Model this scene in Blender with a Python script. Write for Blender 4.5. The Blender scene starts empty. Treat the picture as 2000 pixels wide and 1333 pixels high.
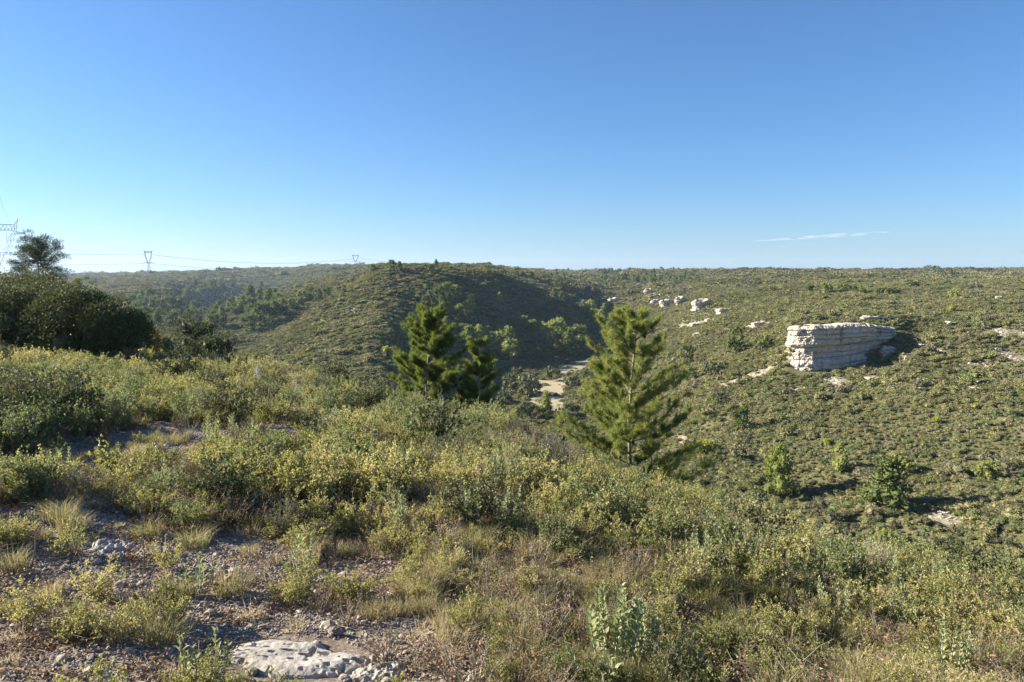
import bpy, math, random
import numpy as np
from mathutils import Vector, Matrix

scene = bpy.context.scene
COL = scene.collection
rng = np.random.default_rng(11)
random.seed(11)
PI = math.pi

# ------------------------------------------------------------------ camera
F = 1444.0                     # focal length in pixels of a 2000 px wide picture
HOR = 533.0
PITCH = math.atan((666.5 - HOR) / F)
cam_d = bpy.data.cameras.new("camera")
cam_d.sensor_width = 36.0
cam_d.lens = 36.0 * F / 2000.0
cam_d.clip_start = 0.05
cam_d.clip_end = 40000.0
cam = bpy.data.objects.new("camera", cam_d)
cam.location = (0, 0, 0)
cam.rotation_euler = (PI / 2 - PITCH, 0, 0)
COL.objects.link(cam)
scene.camera = cam

# ------------------------------------------------------------------ sky and sun
SUN_EL = math.radians(23.5)
SUN_AZ = math.radians(-79.0)   # clockwise from +Y (the view direction): from the left, a little ahead
sun_vec = Vector((math.sin(SUN_AZ) * math.cos(SUN_EL), math.cos(SUN_AZ) * math.cos(SUN_EL), math.sin(SUN_EL)))
world = bpy.data.worlds.new("World")
scene.world = world
world.use_nodes = True
wn = world.node_tree.nodes
wl = world.node_tree.links
bg = wn["Background"]
sky = wn.new("ShaderNodeTexSky")
sky.sky_type = 'NISHITA'
sky.sun_disc = False
sky.sun_elevation = SUN_EL
sky.sun_rotation = SUN_AZ
sky.altitude = 150.0
sky.air_density = 1.0
sky.dust_density = 0.3
sky.ozone_density = 8.5
wl.new(sky.outputs[0], bg.inputs[0])
bg.inputs[1].default_value = 0.0505

sun_d = bpy.data.lights.new("sun", 'SUN')
sun_d.energy = 5.0
sun_d.angle = math.radians(0.55)
sun_d.color = (1.0, 0.91, 0.77)
sun = bpy.data.objects.new("sun", sun_d)
sun.rotation_euler = sun_vec.to_track_quat('Z', 'Y').to_euler()
sun.location = (0, 0, 50)
COL.objects.link(sun)

scene.view_settings.view_transform = 'Standard'
scene.view_settings.look = 'None'
scene.view_settings.gamma = 1.0
scene.view_settings.use_curve_mapping = False
scene.view_settings.exposure = 1.78
scene.cycles.max_bounces = 6
scene.cycles.diffuse_bounces = 3
scene.cycles.glossy_bounces = 2
scene.cycles.transmission_bounces = 3
scene.cycles.transparent_max_bounces = 6
scene.cycles.volume_bounces = 0

# ------------------------------------------------------------------ helpers
def rat(px, py):
    """Direction through a pixel of the photograph, scaled so that y = 1."""
    cx = (px - 1000.0) / F
    cy = -(py - 666.5) / F
    c, s = math.cos(PITCH), math.sin(PITCH)
    Y = c + cy * s
    Z = -s + cy * c
    return cx / Y, Z / Y

def proj(x, y, z):
    c, s = math.cos(PITCH), math.sin(PITCH)
    d = y * c - z * s
    v = y * s + z * c
    return 1000 + F * x / d, 666.5 - F * v / d

_perm = np.random.default_rng(5).integers(0, 2**31 - 1, 4096)
def _h(ix, iy):
    return _perm[(ix * 73 + _perm[(iy * 37) & 4095]) & 4095] / (2**31 - 1)
def vnoise(x, y):
    x = np.asarray(x, float); y = np.asarray(y, float)
    ix = np.floor(x).astype(np.int64); iy = np.floor(y).astype(np.int64)
    fx = x - ix; fy = y - iy
    fx = fx * fx * fx * (fx * (fx * 6 - 15) + 10); fy = fy * fy * fy * (fy * (fy * 6 - 15) + 10)
    a = _h(ix, iy); b = _h(ix + 1, iy); c = _h(ix, iy + 1); d = _h(ix + 1, iy + 1)
    return (a * (1 - fx) + b * fx) * (1 - fy) + (c * (1 - fx) + d * fx) * fy - 0.5
def fbm(x, y, o=4, g=0.5):
    s = 0; a = 1.0
    for k in range(o):
        s = s + a * vnoise(x * 2**k + 17.3 * k, y * 2**k + 9.1 * k); a *= g
    return s
def sstep(a, b, x):
    t = np.clip((x - a) / (b - a), 0, 1)
    return t * t * (3 - 2 * t)

# ------------------------------------------------------------------ terrain height
# heights along bearings, in metres below the eye; each bearing is named by its picture column
PROFILE = {
 -900: [(3,-1.55),(6,-1.6),(10,-1.75),(15,-1.9),(28,-2.4),(60,-3),(150,-8),(400,-8),(800,0),(1500,5),(4500,8)],
 -300: [(3,-1.56),(6,-1.65),(10,-1.85),(15,-2.05),(28,-2.7),(45,-3.0),(90,-9),(200,-22),(400,-18),(800,-2),(1500,5),(4500,10)],
 0:    [(3,-1.62),(6,-1.75),(10,-2.0),(15,-2.35),(20,-2.7),(28,-3.2),(50,-4.2),(90,-12),(200,-28),(400,-28),(800,-18),(1400,-6),(2500,-10),(5500,-20)],
 300:  [(3,-1.65),(6,-1.85),(10,-2.2),(15,-2.65),(20,-3.05),(28,-3.6),(36,-5),(60,-12),(120,-25),(250,-28),(350,-24),(450,-25),(540,-22),(620,-9.0),(760,-7.0),(900,-7),(1300,0.0),(2000,-2),(5500,-4)],
 400:  [(3,-1.67),(6,-1.88),(10,-2.25),(15,-2.7),(20,-3.05),(27,-3.6),(36,-5.2),(60,-13),(120,-27),(230,-31),(400,-28),(480,-32),(560,-38),(700,-42),(800,-31),(845,-11),(980,-7),(1300,3.0),(2000,2),(5500,4)],
 480:  [(3,-1.68),(6,-1.9),(10,-2.3),(15,-2.75),(20,-3.05),(26,-3.5),(36,-6),(60,-13),(120,-27),(180,-30),(228,-21.5),(300,-33),(400,-26),(470,-19),(530,-12.5),(590,-29),(700,-44),(850,-38),(1000,-10),(1120,-4),(1300,5.5),(2000,5),(5500,10)],
 560:  [(3,-1.69),(6,-1.93),(10,-2.35),(15,-2.8),(24,-3.5),(36,-7),(60,-14.5),(120,-28.5),(190,-25),(245,-15),(305,-31),(370,-22),(430,-12),(500,-19),(600,-7.0),(670,-26),(850,-24),(1000,-8),(1300,8.0),(2000,9),(5500,20)],
 640:  [(3,-1.7),(6,-1.97),(10,-2.4),(15,-2.9),(22,-3.6),(36,-8),(60,-15.5),(120,-29.5),(180,-22.5),(230,-15.5),(275,-8),(330,-19),(420,-6),(470,-2),(560,-9),(650,-1.5),(900,2),(1300,11.5),(2500,22),(5500,40)],
 740:  [(3,-1.72),(6,-2.0),(10,-2.45),(15,-3.0),(21,-3.75),(36,-9),(60,-16.5),(120,-30.5),(175,-22.5),(220,-15.5),(280,-4.5),(325,4.2),(400,-4),(600,0),(1300,10),(2500,20),(5500,38)],
 860:  [(3,-1.73),(6,-2.05),(10,-2.55),(15,-3.15),(19,-3.75),(36,-11),(60,-18),(120,-31.5),(170,-31.5),(212,-29.5),(232,-26),(265,-15.5),(295,-4.5),(312,3.0),(450,3.2),(1000,6),(2500,16),(5500,35)],
 960:  [(3,-1.74),(6,-2.1),(10,-2.65),(15,-3.3),(18,-3.85),(36,-12.5),(60,-20),(130,-32.5),(190,-33),(232,-33),(270,-23),(308,-9),(338,1.8),(395,2.4),(600,3.5),(1200,6),(2500,13),(5500,28)],
 1040: [(3,-1.75),(6,-2.15),(10,-2.8),(14,-3.5),(16.5,-4.0),(36,-14),(60,-22),(150,-32.5),(200,-32.8),(255,-32.5),(292,-24),(340,-13),(385,-4),(500,0),(650,2.6),(1200,4),(2500,8),(5500,18)],
 1110: [(3,-1.77),(6,-2.2),(10,-2.95),(15.5,-4.1),(36,-15),(60,-23),(150,-32.2),(200,-32.2),(265,-32),(310,-24),(350,-16.5),(420,-8),(520,-3.5),(700,1.6),(1200,1.5),(2500,3),(5500,6)],
 1180: [(3,-1.78),(6,-2.25),(10,-3.1),(15,-4.2),(34,-15.5),(60,-24),(130,-31.5),(200,-31.5),(260,-31.5),(330,-29),(400,-25),(470,-17),(550,-9),(700,-2),(900,2),(2500,8),(5500,18)],
 1280: [(3,-1.8),(6,-2.35),(10,-3.3),(14,-4.3),(32,-15.5),(60,-25.5),(120,-30.5),(160,-30),(220,-27),(300,-25),(360,-21.5),(420,-16),(445,-12.5),(550,-9.5),(700,-0.5),(820,4.2),(2500,12),(5500,26)],
 1400: [(3,-1.82),(6,-2.45),(10,-3.55),(13,-4.4),(30,-15.5),(50,-23.5),(85,-29.5),(100,-28),(130,-25.2),(160,-22.7),(200,-19.5),(240,-16.2),(300,-11.5),(400,-8),(550,-3.5),(800,4.0),(2500,12),(5500,26)],
 1530: [(3,-1.85),(6,-2.6),(9,-3.45),(12,-4.5),(28,-15.5),(45,-23),(75,-29.3),(85,-28.6),(100,-26.5),(120,-23.6),(145,-19.8),(160,-17),(190,-13.3),(240,-10),(400,-5.2),(700,2.5),(900,4.6),(2500,12),(5500,26)],
 1548: [(3,-1.85),(6,-2.6),(9,-3.45),(12,-4.5),(28,-15.5),(45,-23),(75,-29.3),(85,-28.6),(100,-26.5),(120,-23.6),(145,-19.8),(149.5,-19),(153,-11.4),(190,-11),(240,-9.3),(400,-5.0),(700,2.5),(900,4.6),(2500,12),(5500,26)],
 1640: [(3,-1.87),(6,-2.7),(8.5,-3.5),(11,-4.45),(25,-14.5),(40,-22),(70,-28.5),(85,-27.2),(100,-25.2),(120,-22.4),(145,-19.0),(150.5,-18.0),(153.5,-11.3),(200,-9.6),(300,-7.2),(400,-4.6),(800,4.4),(2500,12),(5500,26)],
 1735: [(3,-1.88),(6,-2.75),(8,-3.4),(10.3,-4.3),(22,-13.5),(40,-21.5),(70,-28),(85,-26.3),(105,-23.3),(130,-20.0),(150,-17.3),(154,-11.3),(200,-9.4),(300,-6.6),(450,-2.8),(800,4.6),(2500,12),(5500,26)],
 1790: [(3,-1.89),(6,-2.75),(8,-3.4),(10,-4.2),(22,-13),(40,-21),(70,-27.5),(85,-26),(105,-22.8),(130,-18.5),(150,-14),(170,-11.6),(200,-9.7),(300,-6.4),(450,-2.6),(800,4.8),(2500,12),(5500,26)],
 2000: [(3,-1.92),(6,-2.75),(9,-4.0),(20,-12),(35,-20),(60,-26.5),(70,-26),(85,-24),(110,-20.2),(140,-15.2),(170,-11.4),(250,-7.9),(350,-4.6),(700,4.0),(2500,14),(5500,28)],
 2600: [(3,-2.0),(6,-2.9),(9,-4.2),(20,-11.5),(35,-19),(60,-24),(85,-21),(110,-17),(140,-12.6),(170,-9.5),(250,-6.5),(350,-4),(700,4),(2500,14),(5500,28)],
}
for _p in PROFILE:   # fine levelling of the far ground, in sight-line units
    _k = 7.5 if _p >= 1180 else (4.0 if _p >= 900 else (1.5 if _p >= 700 else 4.0))
    PROFILE[_p] = [(d, z - _k * min(1.0, max(0.0, (d - 260) / 400.0)) * d / F) for d, z in PROFILE[_p]]
NR, NA = 700, 560
LR = np.linspace(math.log(2.0), math.log(6000), NR)
_pxs = sorted(PROFILE)
_pa = np.array([math.atan2(rat(p, HOR)[0], 1.0) for p in _pxs])
A_MIN, A_MAX = _pa[0], _pa[-1]
AG = np.linspace(A_MIN, A_MAX, NA)
_tab = np.zeros((len(_pxs), NR))
for _i, _p in enumerate(_pxs):
    ca = math.cos(_pa[_i])
    dd = np.array([math.log(q[0] / ca) for q in PROFILE[_p]]); zz = np.array([q[1] for q in PROFILE[_p]], float)
    # interpolate the sight-line slope for the far part so far ground stays smooth
    _tab[_i] = np.interp(LR, dd, zz)
_T = np.zeros((NA, NR))
for _j in range(NR):
    _T[:, _j] = np.interp(AG, _pa, _tab[:, _j])
def _blur(a, n, ax):
    k = np.exp(-0.5 * (np.arange(-3 * n, 3 * n + 1) / n) ** 2); k /= k.sum()
    pad = [(0, 0), (0, 0)]; pad[ax] = (3 * n, 3 * n)
    b = np.pad(a, pad, mode='edge')
    return np.apply_along_axis(lambda v: np.convolve(v, k, 'valid'), ax, b)
_Tc = _blur(_blur(_T, 1, 1), 1, 0)
_Ts = _blur(_blur(_T, 2, 1), 4, 0)
# keep the ledge behind the cliff crisp
_AA, _RR = np.meshgrid(AG, np.exp(LR), indexing='ij')
_cw = sstep(rat(1500, HOR)[0], rat(1545, HOR)[0], _AA) * (1 - sstep(0.50, 0.57, _AA)) * sstep(125, 138, _RR * np.cos(_AA)) * (1 - sstep(175, 200, _RR * np.cos(_AA)))
_T = _Ts * (1 - _cw) + _Tc * _cw

def H(x, y):
    x = np.asarray(x, float); y = np.asarray(y, float)
    a = np.arctan2(x, y); r = np.hypot(x, y)
    ac = np.clip(a, A_MIN, A_MAX)
    u = (ac - A_MIN) / (A_MAX - A_MIN) * (NA - 1)
    v = (np.log(np.clip(r, 2.0, 6000)) - LR[0]) / (LR[-1] - LR[0]) * (NR - 1)
    i = np.clip(u.astype(int), 0, NA - 2); j = np.clip(v.astype(int), 0, NR - 2)
    fu = u - i; fv = v - j
    z = (_T[i, j] * (1 - fu) + _T[i + 1, j] * fu) * (1 - fv) + (_T[i, j + 1] * (1 - fu) + _T[i + 1, j + 1] * fu) * fv
    near = 1 - sstep(1.2, 3.0, r)
    z = z * (1 - near) + (-1.62) * near
    # relief at several scales, growing with distance
    field = sstep(150, 175, r) * (1 - sstep(255, 290, r)) * sstep(-0.035, 0.0, a) * (1 - sstep(0.09, 0.13, a))
    k = 1 - 0.93 * field
    z = z + k * sstep(60, 250, r) * 3.4 * fbm(x / 75.0 + 3.1, y / 75.0 + 1.7, 3)
    z = z + k * sstep(250, 900, r) * 3.6 * fbm(x / 150.0 + 8.1, y / 150.0 + 4.7, 3)
    z = z + k * sstep(110, 260, r) * 1.5 * fbm(x / 26.0 + 2, y / 26.0 + 6, 2)
    z = z + k * sstep(12, 60, r) * 0.55 * fbm(x / 9.0, y / 9.0, 3)
    z = z + 0.12 * fbm(x / 1.7 + 5, y / 1.7 + 5, 4) * (1 - 0.6 * sstep(60, 200, r))
    return z

_HR = np.exp(np.linspace(math.log(1.6), math.log(5500), 2400))
def hit(px, py, dmin=1.6):
    """Where the sight line through a pixel meets the ground."""
    a, b = rat(px, py)
    ys = _HR[_HR > dmin]
    g = H(a * ys, ys)
    k = np.nonzero(g >= b * ys)[0]
    if len(k) == 0:
        m = (ys > 60)
        i = np.argmax(np.where(m, g / ys, -9)); y = ys[i]
    else:
        i = k[0]
        if i == 0: y = ys[0]
        else:
            f0 = b * ys[i-1] - g[i-1]; f1 = g[i] - b * ys[i]
            y = ys[i-1] + (ys[i] - ys[i-1]) * f0 / max(1e-9, f0 + f1)
    return float(a * y), float(y), float(H(a * y, y))

# viewshed (what the ground itself hides)
_va = np.linspace(-0.72, 0.72, 700); _vr = np.exp(np.linspace(math.log(2), math.log(5500), 900))
_VA, _VR = np.meshgrid(_va, _vr, indexing='ij')
_vx = np.sin(_VA) * _VR; _vy = np.cos(_VA) * _VR
_vs = H(_vx, _vy) / _VR
_vmax = np.maximum.accumulate(_vs, axis=1)
def visible(x, y, h, margin=0.004):
    a = np.arctan2(x, y); r = np.hypot(x, y)
    i = np.clip(((a + 0.72) / 1.44 * 699).astype(int), 0, 699)
    j = np.clip(((np.log(r * 0.985) - math.log(2)) / (math.log(5500) - math.log(2)) * 899).astype(int), 0, 899)
    return (H(x, y) + h) / r > _vmax[i, j] - margin

# ------------------------------------------------------------------ object helpers
def link(o, parent=None):
    COL.objects.link(o)
    if parent is not None: o.parent = parent
    return o
def tag(o, label=None, cat=None, group=None, kind=None):
    if label: o['label'] = label
    if cat: o['category'] = cat
    if group: o['group'] = group
    if kind: o['kind'] = kind
    return o
def thing(name, label, cat, loc=(0, 0, 0), rz=0.0, group=None, s=1.0):
    o = bpy.data.objects.new(name, None)
    o.empty_display_size = 0.2
    link(o); o.location = loc; o.rotation_euler = (0, 0, rz)
    o.scale = (s, s, s) if not isinstance(s, tuple) else s
    return tag(o, label, cat, group)
def part(name, me, parent):
    o = bpy.data.objects.new(name, me)
    return link(o, parent)
def copy_tree(root, loc, rz, s, label=None, group=None):
    r = root.copy(); COL.objects.link(r)
    r.location = loc; r.rotation_euler = (0, 0, rz)
    r.scale = (s, s, s) if not isinstance(s, tuple) else s
    if label: r['label'] = label
    if group: r['group'] = group
    for ch in root.children:
        c = ch.copy(); COL.objects.link(c); c.parent = r
        for g in ch.children:
            d = g.copy(); COL.objects.link(d); d.parent = c
    return r

class MB:
    """collects quads / tris / n-gons with a material index"""
    def __init__(s): s.v = []; s.f = []; s.m = []; s.n = 0; s.sm = []
    def add(s, V, Fc, mi=0, smooth=False):
        V = np.asarray(V, float).reshape(-1, 3); Fc = np.asarray(Fc, int)
        s.v.append(V); s.f.append(Fc + s.n); s.m.append(np.full(len(Fc), mi)); s.sm.append(np.full(len(Fc), smooth)); s.n += len(V)
    def mesh(s, name, mats):
        me = bpy.data.meshes.new(name)
        V = np.concatenate(s.v) if s.v else np.zeros((0, 3))
        starts = []; loops = []; tot = 0; ln = []
        for f in s.f:
            k = f.shape[1]; loops.append(f.reshape(-1))
            starts.append(tot + np.arange(len(f)) * k); tot += len(f) * k
        me.vertices.add(len(V)); me.vertices.foreach_set('co', V.astype(np.float32).reshape(-1))
        if s.f:
            me.loops.add(tot); me.loops.foreach_set('vertex_index', np.concatenate(loops).astype(np.int32))
            st = np.concatenate(starts).astype(np.int32)
            me.polygons.add(len(st)); me.polygons.foreach_set('loop_start', st)
            me.polygons.foreach_set('material_index', np.concatenate(s.m).astype(np.int32))
            me.polygons.foreach_set('use_smooth', np.concatenate(s.sm).astype(bool))
        for m in mats: me.materials.append(m)
        me.update(calc_edges=True); me.validate()
        return me

def unit(v):
    return v / np.maximum(np.linalg.norm(v, axis=-1, keepdims=True), 1e-9)
def rdir(n, r=rng):
    return unit(r.normal(size=(n, 3)))

def leaves(mb, P, D, L, W, mi=0, fold=0.25, r=rng, up=None):
    """leaf blades: a base, two edges and a tip, creased a little"""
    n = len(P); D = unit(D)
    R = rdir(n, r) if up is None else unit(up + 0.35 * rdir(n, r))
    S = unit(np.cross(D, R)); N = np.cross(S, D)
    L = np.broadcast_to(L, (n,))[:, None]; W = np.broadcast_to(W, (n,))[:, None]
    a = P; b = P + D * L * 0.5 + S * W * 0.5 + N * W * fold; c = P + D * L; d = P + D * L * 0.5 - S * W * 0.5 + N * W * fold
    V = np.stack([a, b, c, d], 1).reshape(-1, 3)
    q = np.arange(n)[:, None] * 4
    mb.add(V, np.concatenate([q + [0, 1, 2], q + [0, 2, 3]]), mi)
def blades(mb, P, D, L, W, mi=0, r=rng, bend=0.0, seg=1):
    """thin tapering needles or grass blades; bend droops the tip"""
    n = len(P); D = unit(D); S = unit(np.cross(D, rdir(n, r)))
    L = np.broadcast_to(L, (n,))[:, None]; W = np.broadcast_to(W, (n,))[:, None]
    if seg == 1:
        V = np.stack([P - S * W * .5, P + S * W * .5, P + D * L], 1).reshape(-1, 3)
        mb.add(V, np.arange(3 * n).reshape(-1, 3), mi)
    else:
        Hd = unit(D * [1, 1, 0] + 1e-4)
        M = P + D * L * 0.55; T = P + D * L * 0.92 + Hd * L * bend - np.array([0, 0, 1]) * L * bend * 0.6
        V = np.stack([P - S * W * .5, P + S * W * .5, M + S * W * .4, M - S * W * .4, T], 1).reshape(-1, 3)
        q = np.arange(n)[:, None] * 5; base = mb.n
        mb.add(V, q + [0, 1, 2, 3], mi)
        mb.f.append(q + [3, 2, 4] + base); mb.m.append(np.full(n, mi)); mb.sm.append(np.full(n, False))
def tube(mb, pts, rad, sides=5, mi=0, cap=True):
    pts = np.asarray(pts, float); m = len(pts)
    rad = np.broadcast_to(rad, (m,))
    t = np.gradient(pts, axis=0); t = unit(t)
    ref = np.array([0.31, 0.17, 0.93]) if abs(t[0] @ np.array([0.31, 0.17, 0.93])) < 0.9 else np.array([1.0, 0.1, 0])
    s = unit(np.cross(t, ref)); b = np.cross(t, s)
    a = np.arange(sides) * 2 * PI / sides
    V = pts[:, None, :] + rad[:, None, None] * (np.cos(a)[None, :, None] * s[:, None, :] + np.sin(a)[None, :, None] * b[:, None, :])
    i = np.arange(m - 1)[:, None] * sides; j = np.arange(sides)[None, :]; j2 = (j + 1) % sides
    Fq = np.stack([i + j, i + j2, i + sides + j2, i + sides + j], -1).reshape(-1, 4)
    mb.add(V.reshape(-1, 3), Fq, mi, True)
def twigs(mb, A, B, ra, rb, mi=0):
    """many straight three-sided twigs at once"""
    n = len(A); t = unit(B - A); s = unit(np.cross(t, np.array([0.3, 0.5, 0.81]))); b = np.cross(t, s)
    V = []
    for P, rr in ((A, ra), (B, rb)):
        rr = np.broadcast_to(rr, (n,))[:, None]
        for k in range(3):
            an = k * 2 * PI / 3
            V.append(P + rr * (math.cos(an) * s + math.sin(an) * b))
    V = np.stack(V, 1).reshape(-1, 3); q = np.arange(n)[:, None] * 6
    mb.add(V, np.concatenate([q + [0, 1, 4, 3], q + [1, 2, 5, 4], q + [2, 0, 3, 5]]), mi, True)

# ------------------------------------------------------------------ materials
def newmat(name):
    m = bpy.data.materials.new(name); m.use_nodes = True
    nt = m.node_tree; nt.nodes.clear()
    return m, nt.nodes, nt.links
def foliage(name, cols, rough=0.55, trans=0.3, spec=0.3, patch=0.0):
    """leaf surface: colour differs from leaf to leaf and plant to plant"""
    m, N, L = newmat(name)
    out = N.new('ShaderNodeOutputMaterial')
    geo = N.new('ShaderNodeNewGeometry'); oi = N.new('ShaderNodeObjectInfo')
    mix = N.new('ShaderNodeMath'); mix.operation = 'MULTIPLY_ADD'
    L.new(geo.outputs['Random Per Island'], mix.inputs[0]); mix.inputs[1].default_value = 0.45
    m2 = N.new('ShaderNodeMath'); m2.operation = 'MULTIPLY'; L.new(oi.outputs['Random'], m2.inputs[0]); m2.inputs[1].default_value = 0.55
    L.new(m2.outputs[0], mix.inputs[2])
    src = mix.outputs[0]
    if patch:
        nz = N.new('ShaderNodeTexNoise'); nz.inputs['Scale'].default_value = patch; nz.inputs['Detail'].default_value = 3
        L.new(geo.outputs['Position'], nz.inputs['Vector'])
        mp = N.new('ShaderNodeMapRange'); L.new(nz.outputs[0], mp.inputs[0])
        mp.inputs[1].default_value = 0.32; mp.inputs[2].default_value = 0.68; mp.inputs[3].default_value = -0.35; mp.inputs[4].default_value = 0.35
        ad = N.new('ShaderNodeMath'); ad.operation = 'ADD'; ad.use_clamp = True
        L.new(src, ad.inputs[0]); L.new(mp.outputs[0], ad.inputs[1]); src = ad.outputs[0]
    rp = N.new('ShaderNodeValToRGB'); L.new(src, rp.inputs[0])
    el = rp.color_ramp.elements
    el[0].position = 0.0; el[0].color = (*cols[0], 1); el[1].position = 1.0; el[1].color = (*cols[-1], 1)
    for k, c in enumerate(cols[1:-1]):
        e = el.new((k + 1) / (len(cols) - 1)); e.color = (*c, 1)
    p = N.new('ShaderNodeBsdfPrincipled'); L.new(rp.outputs[0], p.inputs['Base Color'])
    p.inputs['Roughness'].default_value = rough; p.inputs['Specular IOR Level'].default_value = spec
    if trans > 0:
        t = N.new('ShaderNodeBsdfTranslucent')
        br = N.new('ShaderNodeHueSaturation'); br.inputs['Saturation'].default_value = 1.15; br.inputs['Value'].default_value = 1.5
        L.new(rp.outputs[0], br.inputs['Color']); L.new(br.outputs[0], t.inputs[0])
        mx = N.new('ShaderNodeMixShader'); mx.inputs[0].default_value = trans
        L.new(p.outputs[0], mx.inputs[1]); L.new(t.outputs[0], mx.inputs[2]); L.new(mx.outputs[0], out.inputs[0])
    else:
        L.new(p.outputs[0], out.inputs[0])
    return m
def rough_mat(name, c1, c2, scale=6.0, rough=0.9, bump=0.3, dist=0.02, spots=None, coord='Object', detail=6):
    m, N, L = newmat(name)
    out = N.new('ShaderNodeOutputMaterial'); p = N.new('ShaderNodeBsdfPrincipled'); L.new(p.outputs[0], out.inputs[0])
    tc = N.new('ShaderNodeTexCoord'); nz = N.new('ShaderNodeTexNoise')
    nz.inputs['Scale'].default_value = scale; nz.inputs['Detail'].default_value = detail; nz.inputs['Roughness'].default_value = 0.65
    L.new(tc.outputs[coord], nz.inputs['Vector'])
    oi = N.new('ShaderNodeObjectInfo')
    ad = N.new('ShaderNodeMath'); ad.operation = 'MULTIPLY_ADD'; L.new(oi.outputs['Random'], ad.inputs[0]); ad.inputs[1].default_value = 0.25; L.new(nz.outputs[0], ad.inputs[2])
    rp = N.new('ShaderNodeValToRGB'); L.new(ad.outputs[0], rp.inputs[0])
    rp.color_ramp.elements[0].position = 0.42; rp.color_ramp.elements[0].color = (*c1, 1)
    rp.color_ramp.elements[1].position = 0.78; rp.color_ramp.elements[1].color = (*c2, 1)
    if spots:
        e = rp.color_ramp.elements.new(0.36); e.color = (*spots, 1)
    L.new(rp.outputs[0], p.inputs['Base Color']); p.inputs['Roughness'].default_value = rough
    p.inputs['Specular IOR Level'].default_value = 0.15
    b = N.new('ShaderNodeBump'); b.inputs['Strength'].default_value = bump; b.inputs['Distance'].default_value = dist
    n2 = N.new('ShaderNodeTexNoise'); n2.inputs['Scale'].default_value = scale * 4; n2.inputs['Detail'].default_value = 6; L.new(tc.outputs[coord], n2.inputs['Vector'])
    L.new(n2.outputs[0], b.inputs['Height']); L.new(b.outputs[0], p.inputs['Normal'])
    return m

M_BARK = rough_mat('bark', (0.17, 0.135, 0.11), (0.36, 0.31, 0.26), 9, 0.9, 0.6, 0.02, (0.06, 0.045, 0.035))
M_PALEBARK = rough_mat('pale_bark', (0.3, 0.25, 0.2), (0.52, 0.46, 0.38), 9, 0.85, 0.5, 0.01, (0.14, 0.1, 0.08))
M_TWIG = rough_mat('twig', (0.14, 0.10, 0.075), (0.30, 0.24, 0.18), 14, 0.9, 0.2, 0.004)
M_DRYTWIG = rough_mat('dry_twig', (0.15, 0.125, 0.09), (0.29, 0.25, 0.19), 14, 0.9, 0.2, 0.004)
M_PINE = foliage('pine_needles', [(0.10, 0.13, 0.035), (0.19, 0.22, 0.06), (0.30, 0.31, 0.11)], 0.6, 0.42, 0.2)
M_PINEFAR = foliage('pine_needles_far', [(0.075, 0.10, 0.03), (0.12, 0.145, 0.042), (0.18, 0.20, 0.06)], 0.7, 0.25, 0.15)
M_DARKPINE = foliage('dark_pine_needles', [(0.035, 0.048, 0.022), (0.06, 0.075, 0.035), (0.10, 0.11, 0.055)], 0.7, 0.2, 0.15)
M_OAK = foliage('oak_leaves', [(0.045, 0.06, 0.025), (0.08, 0.096, 0.038), (0.17, 0.165, 0.078)], 0.6, 0.2, 0.2)
M_KERMES = foliage('kermes_leaves', [(0.15, 0.165, 0.055), (0.24, 0.24, 0.08), (0.33, 0.31, 0.12), (0.40, 0.36, 0.155)], 0.55, 0.35, 0.3, 0.5)
M_KERMESG = foliage('green_leaves', [(0.10, 0.13, 0.048), (0.175, 0.205, 0.078), (0.27, 0.285, 0.12)], 0.55, 0.3, 0.3, 0.6)
M_SAGE = foliage('sage_leaves', [(0.16, 0.20, 0.085), (0.25, 0.285, 0.13), (0.35, 0.36, 0.20)], 0.85, 0.3, 0.15)
M_GREY = foliage('rosemary_leaves', [(0.13, 0.145, 0.08), (0.22, 0.22, 0.13), (0.33, 0.30, 0.20)], 0.8, 0.15, 0.2, 0.8)
M_GRASS = foliage('grass_blades', [(0.13, 0.13, 0.05), (0.20, 0.19, 0.08), (0.30, 0.265, 0.14), (0.40, 0.345, 0.21)], 0.6, 0.35, 0.3, 0.7)
M_DRY = foliage('dry_grass', [(0.26, 0.20, 0.11), (0.38, 0.31, 0.19), (0.50, 0.43, 0.30)], 0.7, 0.3, 0.2)
M_FLOWER = foliage('pale_flowers', [(0.28, 0.26, 0.25), (0.40, 0.37, 0.35), (0.5, 0.47, 0.44)], 0.8, 0.2, 0.1)
M_LITTER = foliage('litter_leaves', [(0.09, 0.05, 0.03), (0.17, 0.10, 0.055), (0.27, 0.18, 0.10), (0.34, 0.27, 0.17)], 0.8, 0.1, 0.2)
M_EUPH = foliage('spurge_leaves', [(0.30, 0.34, 0.07), (0.44, 0.47, 0.11), (0.5, 0.5, 0.15)], 0.6, 0.35, 0.2)
M_SCRUB = foliage('slope_scrub', [(0.115, 0.125, 0.05), (0.17, 0.174, 0.07), (0.225, 0.215, 0.095), (0.28, 0.255, 0.135)], 0.8, 0.2, 0.1, 0.035)
M_SCRUBG = foliage('slope_scrub_grey', [(0.10, 0.102, 0.056), (0.16, 0.152, 0.085), (0.23, 0.205, 0.13)], 0.8, 0.15, 0.1, 0.05)
M_YELLOW = foliage('yellow_bush', [(0.17, 0.19, 0.03), (0.26, 0.27, 0.045), (0.32, 0.31, 0.06)], 0.6, 0.3, 0.2)
M_ORANGE = foliage('orange_bush', [(0.24, 0.18, 0.04), (0.33, 0.25, 0.06), (0.38, 0.30, 0.09)], 0.6, 0.3, 0.2)
M_PEBBLE = rough_mat('pebbles', (0.22, 0.18, 0.14), (0.42, 0.365, 0.30), 5, 0.95, 0.4, 0.01, (0.12, 0.085, 0.06))
M_STEEL = rough_mat('galvanised_steel', (0.30, 0.32, 0.34), (0.42, 0.44, 0.46), 0.5, 0.6, 0.0, 0.001)
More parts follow.
